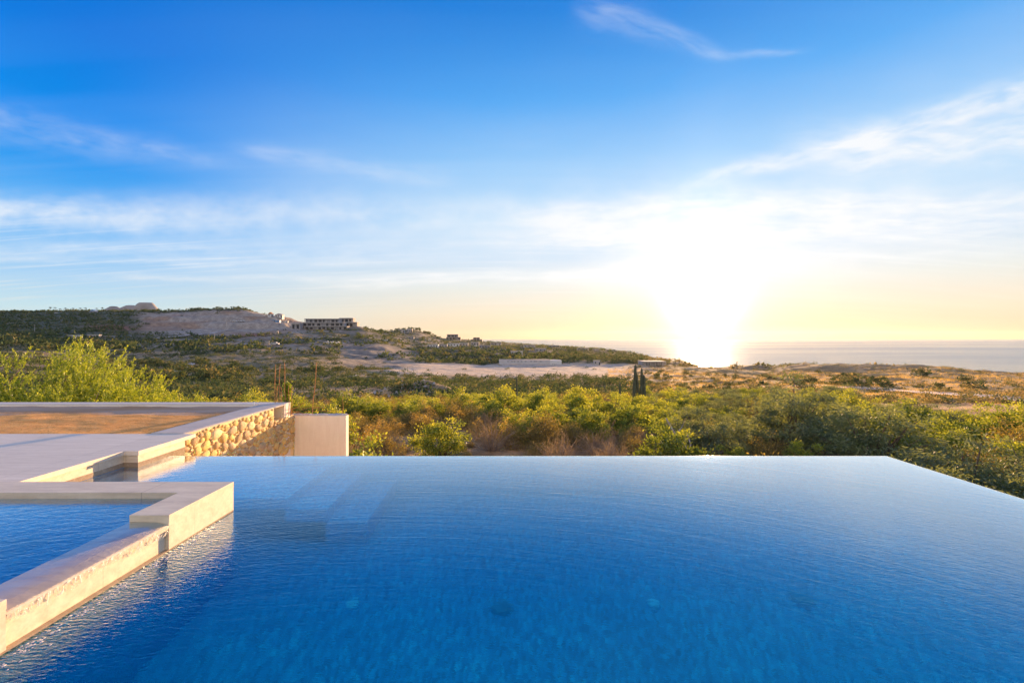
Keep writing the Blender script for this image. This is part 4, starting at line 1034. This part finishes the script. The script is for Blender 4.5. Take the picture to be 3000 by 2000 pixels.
# grass and straw among the near shrubs and on the dunes
gm = MB(); rs = np.random.RandomState(15)
n_ = 46000; Y = np.sqrt(12 ** 2 + (62 ** 2 - 12 ** 2) * rs.rand(n_)); px = 300 + 2900 * rs.rand(n_); x = (px - CX) / FPX * Y
k = (fbm(x / 2.2, Y / 2.2, 71, 3) > .44) & ~((x < -3.2) & (Y < 10)); x, Y = x[k], Y[k]; z = hgt(x, Y)
blades(gm, x, Y, z - .02, len(x), .30, .05, rs, .5, .010)
n_ = 60000; px = 1780 + 1500 * rs.rand(n_); Y = 75 * np.exp(rs.rand(n_) * math.log(340 / 75.0)); x = (px - CX) / FPX * Y
k = (fbm(x / 9, Y / 5, 72, 4) > .45) & (np.abs(Y - 176 + (px - 2600) * .06) > 9 + 20 * (px < 2500) * 0) ; x, Y = x[k], Y[k]; z = hgt(x, Y)
w_ = .012 * (Y / 75); hh = .45 * np.sqrt(Y / 75)
a = rs.rand(len(x)) * 6.28; up = hh * (.5 + .9 * rs.rand(len(x)))
p0 = np.stack([x - w_ * 2, Y, z - .03], -1); p1 = np.stack([x + w_ * 2, Y, z - .03], -1); p2 = np.stack([x + up * .5 * np.cos(a), Y + up * .5 * np.sin(a), z + up], -1)
gm.add(np.stack([p0, p1, p2], 1).reshape(-1, 3), np.arange(3 * len(x)).reshape(-1, 3), rs.rand(len(x)))
tag(gm.obj('grass', M['grass']), 'dry golden grass on the ground between the shrubs and over the dunes', 'grass', kind='stuff')

# fallen stones on the rubble mound
rk = []
for i in range(3):
    mb = MB(); rng = np.random.RandomState(40 + i); k = 10
    V = [(math.cos(p) * math.sin(t) * (1 + .25 * rng.rand()), math.sin(p) * math.sin(t) * (1 + .25 * rng.rand()), math.cos(t) * .75 * (1 + .2 * rng.rand())) for t in np.linspace(.05, 2.6, 7) for p in np.arange(k) * 2 * math.pi / k]
    mb.add(V, [(a * k + b, a * k + (b + 1) % k, (a + 1) * k + (b + 1) % k, (a + 1) * k + b) for a in range(6) for b in range(k)]); rk.append(mb.mesh('boulder', M['rock'], False))
rng = np.random.RandomState(50)
for i in range(110):
    x, y = -21 + rng.normal(0, 5.0), 99 + rng.normal(0, 2.6); s_ = .18 + .42 * rng.rand() ** 2
    if i == 0: x, y, s_ = at(1254, 98)[0], 98, .95
    o = link('boulder', rk[rng.randint(3)]); o.location = (x, y, H(x, y) + s_ * .3); o.scale = (s_, s_, s_ * .8); o.rotation_euler = (rng.rand(), rng.rand(), rng.rand() * 6)
    if i == 0: tag(o, 'largest pale round boulder at the foot of the rubble mound', 'boulder', None)
    else: tag(o, 'grey stone on the rubble mound beyond the scrub', 'stone', 'stones on the rubble mound')
# ------------------------------------------------------------------ far buildings, roads, poles, palms
_ys = np.exp(np.linspace(math.log(60), math.log(1900), 900))
def hit(px, py, lo=60):
    """where the sight line through (px, py) meets the land"""
    ys = _ys[_ys >= lo]; xs = (px - CX) / FPX * ys; pr = HY + (CAMZ - hgt(xs, ys)) / ys * FPX
    k = np.where(pr <= py)[0]; Y = ys[k[0]] if len(k) else ys[int(np.argmin(pr))]
    return float(Y)
def road(name, pts, w, mat, lift=.45):
    P = []
    for (a, b), (c, d) in zip(pts[:-1], pts[1:]):
        for t in np.linspace(0, 1, 26)[:-1]: P.append((a + (c - a) * t, b + (d - b) * t))
    Q = np.array([at(px, hit(px, py)) for px, py in P])
    k = 13; Qs = np.stack([np.convolve(np.pad(Q[:, i], k // 2, 'edge'), np.ones(k) / k, 'valid') for i in (0, 1)], -1)
    d = np.gradient(Qs, axis=0); d /= np.linalg.norm(d, axis=1)[:, None] + 1e-9; n = np.stack([-d[:, 1], d[:, 0]], -1); V = []
    for q, m in zip(Qs, n):
        for s_ in (-.5, -.17, .17, .5): x, y = q + m * w * s_; V.append((x, y, H(x, y) + lift))
    z = np.array(V).reshape(-1, 4, 3); z[:, :, 2] = z[:, :, 2].mean(1, keepdims=True) * .6 + z[:, :, 2] * .4
    mb = MB().add(z, [(i * 4 + j, i * 4 + j + 1, (i + 1) * 4 + j + 1, (i + 1) * 4 + j) for i in range(len(Qs) - 1) for j in range(3)])
    tag(mb.obj(name, mat, smooth=True), kind='structure')
M['road'] = m_plain('dirt_road', (.46, .41, .37), .95, .15, .4)
M['track'] = m_plain('pale_sand', (.66, .54, .44), .95, .12, .4)
road('dirt_road', [(455, 997), (520, 991), (600, 983), (664, 974), (705, 971)], 9, M['road'])
road('dirt_path', [(500, 1100), (540, 1082), (578, 1066), (588, 1058)], 4.5, M['road'])
road('hill_road', [(845, 1013), (915, 1012), (985, 1011), (1070, 1007), (1150, 1003), (1285, 1003)], 7, M['road'])
road('dirt_path', [(700, 1012), (760, 1016), (850, 1016)], 5, M['road'])
road('dirt_path', [(330, 992), (380, 991), (440, 989)], 6, M['road'])
road('dirt_path', [(1070, 1098), (1020, 1113), (985, 1128)], 3.0, M['road'], .15)

road('sandy_track', [(2470, 1139), (2560, 1146), (2700, 1154), (2850, 1166), (3080, 1186)], 9, M['track'], .25)

def frame_xy(px0, px1, Y):
    return at(px0, Y)[0], at(px1, Y)[0]
def part(mb, name, mat, root, par=None):
    o = mb.obj(name, mat); o.parent = par or root
    if par is None: o.matrix_parent_inverse = Matrix.Translation(root.location).inverted()
    return o
def house(px0, px1, yt, yb, label, wall='white', roof='conc', Y=None, n=2, dep=.6, flat=True, group=None, door=True, name='house'):
    """low flat-roofed building standing on the slope: wall, roof, window (> sill), door"""
    Y = Y or hit((px0 + px1) / 2, yb); x0, x1 = frame_xy(px0, px1, Y); z0, z1 = zrow(Y, yb), zrow(Y, yt); w, h = x1 - x0, z1 - z0; d = w * dep
    r = tag(empty(name, ((x0 + x1) / 2, Y, z0)), label, 'building' if name != 'house' else 'house', group)
    part(MB().box(x0, Y, z0 - 6, x1, Y + d, z1 - h * .12), 'wall', M[wall], r)
    rb = MB()
    if flat: rb.box(x0 - w * .03, Y - w * .03, z1 - h * .12 + .003, x1 + w * .03, Y + d * 1.03, z1)
    else: rb.prism([(x0 - w * .04, z1 - h * .2), (x1 + w * .04, z1 - h * .2), ((x0 + x1) / 2, z1 + h * .25)], Y - .5, Y + d + .5, axis='y')
    part(rb, 'roof', M[roof], r)
    for i in range(n):
        a = x0 + w * (i + .5) / (n + (1 if door else 0)) - w * .09; f = part(MB().box(a, Y - .06, z0 + h * .32, a + w * .2 * 2 / (n + 1), Y - .003, z0 + h * .68), 'window', M['dark'], r)
    if door: part(MB().box(x1 - w * .2, Y - .05, z0 - 1, x1 - w * .2 + h * .3, Y - .003, z0 + h * .62), 'door', M['dark'], r)
    return r
house(199, 233, 986, 996, 'long pale shed, leftmost of three behind the feathery bush', 'white', 'white', n=2, dep=.3)
house(258, 290, 985, 995, 'brown and pale shed in the middle of three below the green hill', 'conc2', 'white', n=3, dep=.3)
house(293, 329, 988, 995, 'low grey shed, rightmost of three below the green hill', 'conc', 'conc2', n=3, dep=.3)
house(263, 279, 914, 926, 'small blue-roofed house among palms on the left skyline', 'conc', 'bluesheet', Y=1075, flat=False, n=1)
house(154, 167, 920, 926, 'tiny white house on the left skyline under palms', 'white', 'white', Y=1080, n=1)
house(785, 798, 922, 934, 'small white house, left of two on the dusty hilltop', 'white', 'rust', n=1, flat=False)
house(806, 827, 925, 935, 'wider white house, right of two on the dusty hilltop', 'white', 'conc', n=2, flat=False)
house(791, 819, 942, 949, 'low blue site shed left of the concrete villa', 'bluesheet', 'bluesheet', n=2, dep=.3)
house(824, 843, 945, 950, 'low white site container right of the blue shed', 'white', 'white', n=1, dep=.3)
house(806, 814, 974, 981, 'small grey concrete hut on the slope below the sheds', 'conc2', 'conc', n=1)
house(776, 787, 1004, 1013, 'small beige hut on the lower slope by the road', 'conc2', 'conc', n=1)
house(1166, 1184, 969, 979, 'left villa half hidden in trees on the round green hill', 'conc2', 'conc', n=2)
house(1192, 1207, 967, 979, 'right villa half hidden in trees on the round green hill', 'conc2', 'conc', n=2)
house(1196, 1212, 992, 998, 'low grey house at the foot of the round green hill', 'conc', 'conc2', n=1)
RH = 'low flat-roofed houses in a row above the dirt lot'
house(1253, 1284, 1013, 1022, 'low flat house at the left end of the row above the dirt lot', 'white', 'conc2', n=3, dep=.4)
house(1286, 1310, 1013, 1021, 'second flat house from the left in the row above the dirt lot', 'conc2', 'conc', n=2, dep=.4)
house(1312, 1345, 1010, 1020, 'long white flat house in the middle of the row above the dirt lot', 'white', 'conc2', n=3, dep=.4)
house(1347, 1371, 1009, 1019, 'flat house right of the long white one above the dirt lot', 'conc2', 'conc2', n=2, dep=.4)
house(1380, 1403, 1006, 1017, 'taller grey house behind the right end of the house row', 'conc', 'conc2', n=2, dep=.4)
house(1404, 1437, 1016, 1025, 'wide low grey house at the right end of the house row', 'conc', 'conc', n=3, dep=.3)
house(1437, 1468, 1008, 1016, 'flat grey house on the coastal rise left of the sea', 'conc2', 'conc', n=2, dep=.4)
house(1497, 1531, 1033, 1043, 'pale flat house above the left part of the long warehouse', 'white', 'conc2', n=2, dep=.4)
house(1569, 1600, 1025, 1036, 'grey flat-roofed house above the right end of the warehouse', 'conc', 'conc2', n=2, dep=.5)
house(1534, 1567, 1015, 1022, 'wide flat grey roof on the coastal rise above the warehouse', 'conc2', 'conc', n=2, dep=.5)
house(1608, 1640, 1016, 1023, 'low dark house on the coastal rise right of the wide grey roof', 'conc', 'conc', n=2, dep=.4)
house(1692, 1725, 1024, 1029, 'leftmost of four flat beach roofs against the shining sea', 'conc2', 'conc', n=2, dep=.4)
house(1737, 1762, 1026, 1031, 'second of four flat beach roofs against the shining sea', 'conc2', 'conc', n=2, dep=.4)
house(1776, 1805, 1029, 1034, 'third of four flat beach roofs against the shining sea', 'conc2', 'conc', n=2, dep=.4)
house(1809, 1836, 1032, 1037, 'rightmost of four flat beach roofs against the shining sea', 'conc2', 'conc', n=2, dep=.4)
house(1740, 1758, 1060, 1074, 'small pale block building on the haze-lit flat right of the warehouse', 'conc2', 'conc2', n=1)

def storeys(px0, px1, yb, rows, label, name='villa', Y=None, wall='conc', top=None, cols_=6):
    """stepped building of floor slabs on walls and columns; rows = (px0, px1, y_top, y_bottom) per storey, lowest first"""
    Y = Y or hit((px0 + px1) / 2, yb); r = tag(empty(name, (at((px0 + px1) / 2, Y)[0], Y, zrow(Y, yb))), label, 'building')
    for i, (a, b_, yt, yl) in enumerate(rows):
        Yi = Y + i * 5.0; x0, x1 = at(a, Yi)[0], at(b_, Yi)[0]; z0, z1 = zrow(Yi, yl), zrow(Yi, yt); h = z1 - z0; w = x1 - x0
        part(MB().box(x0 + w * .01, Yi + 3.2, z0 - (9 if i == 0 else 0), x1 - w * .01, Yi + 16, z1 - h * .16), 'wall', M[wall], r)
        part(MB().box(x0, Yi - .4 + i * .01, z1 - h * .157, x1, Yi + 16.3, z1), 'floor_slab', M['conc2'], r)
        n = max(2, int(cols_ * (b_ - a) / (px1 - px0)))
        for k in range(n + 1):
            cx_ = x0 + .5 + (w - 1.0) * k / n; part(MB().box(cx_ - .35, Yi, z0, cx_ + .35, Yi + .7, z1 - h * .16), 'column', M['conc2'], r)
            if k < n and (k * 7 + i * 3) % 5 != 1: q = w / n * (1.0 if (k + i) % 3 else .62); part(MB().box(cx_ + q * .16, Yi + 3.1, z0 + h * .08, cx_ + q * .82, Yi + 3.197, z1 - h * .30), 'window', M['dark'], r)
    return r
storeys(879, 1017, 970, [(879, 1017, 960, 970.5), (884, 1008, 949, 960), (892, 994, 938, 949)], 'large unfinished grey concrete villa of three stepped storeys on the hill', cols_=11)
storeys(853, 879, 969, [(853, 878, 951, 969)], 'separate grey concrete wing left of the large unfinished villa', name='annex', cols_=3)
storeys(994, 1046, 962, [(998, 1046, 948, 962), (994, 1034, 936, 948)], 'pale stepped concrete block behind the right end of the large villa', name='block_building', wall='conc2', cols_=5, Y=hit(948, 970) + 34)
storeys(1307, 1350, 999, [(1307, 1350, 992, 999.5), (1309, 1343, 984, 992)], 'two-storey villa with terraces on the ridge just left of the sea', cols_=5, wall='conc2')
storeys(1384, 1413, 1004, [(1380, 1413, 998.5, 1004.5), (1386, 1406, 993, 998.5)], 'dark two-storey house standing out against the left end of the sea', name='house', cols_=4)
storeys(1884, 1951, 1078, [(1884, 1951, 1063, 1077)], 'unfinished open frame of columns glowing in the haze right of the cactus cluster', name='open_frame', cols_=9, wall='conc2')
# crane-like roof rods, scaffolds on the villa stay out: nothing distinct is visible

# warehouse on the dirt lot
Yw = 404.0; x0, x1 = frame_xy(1462, 1645, Yw); xm = at(1611, Yw)[0]; z0, z1 = zrow(Yw, 1074), zrow(Yw, 1059)
wh = tag(empty('warehouse', ((x0 + x1) / 2, Yw, z0)), 'very long low white warehouse with a row of small vents beside the dirt lot', 'warehouse')
M['wall_wh'] = m_plain('washed_white_wall', (.50, .48, .48), .8, .06, .3)
part(MB().box(x0, Yw, z0 - 3, xm, Yw + 14, z1 - .25), 'wall', M['wall_wh'], wh)
o_ = part(MB().box(xm, Yw - .8, z0 - 3, x1, Yw + 14, z1 - .35), 'wall', M['white'], wh); o_['label'] = 'brighter white end section'
part(MB().box(x0 - .2, Yw - .2, z1 - .247, xm, Yw + 14.2, z1), 'roof', M['conc2'], wh)
for px in (1488, 1500, 1507, 1518, 1528, 1540, 1556, 1566, 1571, 1584):
    a = at(px, Yw)[0]; part(MB().box(a - .75, Yw - .06, zrow(Yw, 1064.2), a + .75, Yw - .004, zrow(Yw, 1062.6)), 'vent', M['dark'], wh)

def pole(px, yt, yb, label, arm=True):
    Y = hit(px, yb); x, _ = at(px, Y); z0, z1 = zrow(Y, yb) - 1, zrow(Y, yt); s_ = Y / 600
    r = tag(empty('utility_pole', (x, Y, z0)), label, 'utility pole')
    part(MB().tube([(x, Y, z0), (x, Y, z1)], [.30 * s_, .2 * s_], 6), 'shaft', M['conc2'], r)
    if arm: part(MB().box(x - 1.5 * s_, Y - .1, z1 - .9 * s_, x + 1.5 * s_, Y + .1, z1 - .65 * s_), 'crossarm', M['wood'], r)
pole(102, 955, 978, 'thin utility pole on the green hill above the feathery bush'); pole(446, 965, 986, 'utility pole at the left end of the pale dirt road')
pole(664, 948, 973, 'utility pole in front of the terraced quarry slope'); pole(628, 981, 1005, 'utility pole on the brown slope below the dirt road')

# palms on the left skyline
def palm_mesh():
    rng = np.random.RandomState(4); c = MB(); H_ = 10.0
    for i in range(26):
        a = rng.rand() * 6.28; e = rng.rand() * 1.3 - .35; L_ = 2.6 + .8 * rng.rand(); pts = []
        for t in np.linspace(0, 1, 7): pts.append((math.cos(a) * L_ * t * math.cos(e * (1 - t)), math.sin(a) * L_ * t * math.cos(e * (1 - t)), H_ + L_ * (math.sin(e) * t - .45 * t * t)))
        pts = np.array(pts); n = np.array([-math.sin(a), math.cos(a), 0]); w_ = np.array([.1, .42, .5, .48, .4, .25, .05])[:, None]
        V = np.concatenate([pts + n * w_ - [0, 0, .12], pts, pts - n * w_ - [0, 0, .12]]); c.add(V, [(g0 * 7 + k, g0 * 7 + k + 1, g0 * 7 + 8 + k, g0 * 7 + 7 + k) for g0 in (0, 1) for k in range(6)], rng.rand())
    t = MB().tube([(0, 0, -1.5), (.1, 0, 4), (0, .1, H_)], [.32, .24, .2], 7)
    return c.mesh('palm_crown', M['palm']), t.mesh('palm_trunk', M['bark'], True)
pc, pt = palm_mesh(); rng = np.random.RandomState(6)
PLAB = ['leftmost palm on the left skyline', 'second palm from the left on the skyline', 'third palm from the left on the skyline', 'fourth palm from the left on the skyline', 'palm at the middle of the skyline row', 'tall palm just left of the blue-roofed house', 'palm standing over the blue-roofed house', 'palm just right of the blue-roofed house', 'last palm of the row, nearest the pale hills']
for px, lab in zip((148, 162, 176, 192, 214, 235, 250, 284, 300), PLAB):
    Y = 1120; x, _ = at(px, Y); z = H(x, Y); r = empty('palm_tree', (x, Y, z)); s_ = (.85 + .3 * rng.rand()) * 1.0; r.scale = (s_, s_, s_); r.rotation_euler = (0, 0, rng.rand() * 6)
    tag(r, lab, 'palm tree', 'palms in a row on the left skyline'); link('crown', pc, r); link('trunk', pt, r)
# small trees along the crest above the quarry and on the round hills
def crest_mesh(i):
    rng = np.random.RandomState(60 + i); c = MB(); C = clump_centres(rng, 22, 5.5, 6.5, .5, .8, .3)
    for q in C: leaves(c, q + rng.normal(0, .55, (9, 3)), 1.1, .6, rng, c=rng.rand() * .5 + rng.normal(0, .1, 9))
    t = MB().tube([(0, 0, -1), (.2, 0, 2), (0, .2, 3.6)], [.22, .18, .1], 5); return c.mesh('crest_tree_crown', M['leaf_far']), t.mesh('crest_tree_trunk', M['bark'], True)
CM = [crest_mesh(i) for i in range(3)]
def small_tree(px, Y, s_, lab, grp):
    x, _ = at(px, Y); r = empty('small_tree', (x, Y, H(x, Y))); r.scale = (s_,) * 3; r.rotation_euler = (0, 0, rng.rand() * 6); tag(r, lab, 'tree', grp)
    a, b_ = CM[rng.randint(3)]; link('crown', a, r); link('trunk', b_, r)
for i in range(46): small_tree(380 + 355 * rng.rand(), 1085 + 60 * rng.rand(), .7 + .6 * rng.rand(), 'small dark tree on the crest above the quarry slope', 'trees on the crest above the quarry')
for i in range(34): small_tree(1100 + 190 * rng.rand(), 1150 + 60 * rng.rand(), .8 + .7 * rng.rand(), 'dark tree on the round green hill left of the sea', 'trees on the round hill')
for i in range(14): small_tree(1060 + 40 * rng.rand(), 960 + 60 * rng.rand(), .7 + .4 * rng.rand(), 'dark tree right of the large concrete villa', 'trees right of the concrete villa')
for i in range(26): small_tree(-60 + 200 * rng.rand(), 1120 + 60 * rng.rand(), .9 + .6 * rng.rand(), 'dark tree on the skyline at the far left', 'trees on the far left skyline')

# parked cars along the hill road
def car_meshes():
    b = MB().prism([(-2.2, .35), (2.2, .35), (2.25, .95), (1.3, 1.05), (.75, 1.6), (-1.5, 1.62), (-2.15, 1.05), (-2.25, .8)], -.88, .88, axis='y')
    w = MB().prism([(1.15, 1.07), (.70, 1.52), (-1.42, 1.54), (-1.9, 1.08)], -.89, .89, axis='y')
    t = MB().prism([(.36 * math.cos(a), .36 * math.sin(a)) for a in np.linspace(0, 6.28, 15)[:-1]], -.11, .11, axis='y')
    return b.mesh('car_body', M['white']), w.mesh('car_glass', M['dark']), t.mesh('car_wheel', M['dark'])
cb, cw_, ct = car_meshes()
def car(px, py, lab, s_=1.5):
    Y = hit(px, py); x, _ = at(px, Y); r = empty('parked_car', (x, Y, H(x, Y) + .5)); r.scale = (s_,) * 3; r.rotation_euler = (0, 0, rng.normal(0, .15)); tag(r, lab, 'car', 'white cars parked on the hillside')
    link('body', cb, r); link('window', cw_, r)
    for a in (-1.35, 1.4):
        for b_ in (-.82, .82): link('wheel', ct, r, (a, b_, .36))
car(806, 1016, 'single white car parked below the small beige hut', 1.9)
for px, py, l in ((958, 1010, 'leftmost white car of the cluster on the hill road'), (966, 1013, 'second white car from the left on the hill road'), (974, 1011, 'middle white car of the cluster on the hill road'), (981, 1015, 'lowest white car of the cluster on the hill road'), (988, 1012, 'rightmost white car of the cluster on the hill road')): car(px, py, l)
car(1394, 1021, 'white car parked among the low houses above the dirt lot', 1.8)
for px, l in ((683, 'leftmost'), (690, 'second'), (697, 'third'), (704, 'fourth'), (711, 'rightmost')): car(px, 949, f'{l} white van of the row on top of the quarry terrace', 1.8)
# ------------------------------------------------------------------ thin sea haze over the whole scene
hm, hn, ho = new_mat('thin_haze'); pv = hn.nodes.new('ShaderNodeVolumePrincipled')
pv.inputs['Density'].default_value = 0.0000095; pv.inputs['Color'].default_value = (1.0, .95, .86, 1); pv.inputs['Anisotropy'].default_value = .62
hn.links.new(pv.outputs[0], ho.inputs['Volume']); hm.cycles.homogeneous_volume = True
hz = MB().box(-16500, -120, -70, 16500, 10300, 140).obj('haze', hm); tag(hz, 'thin bright sea haze over the land and water', 'haze', kind='stuff')
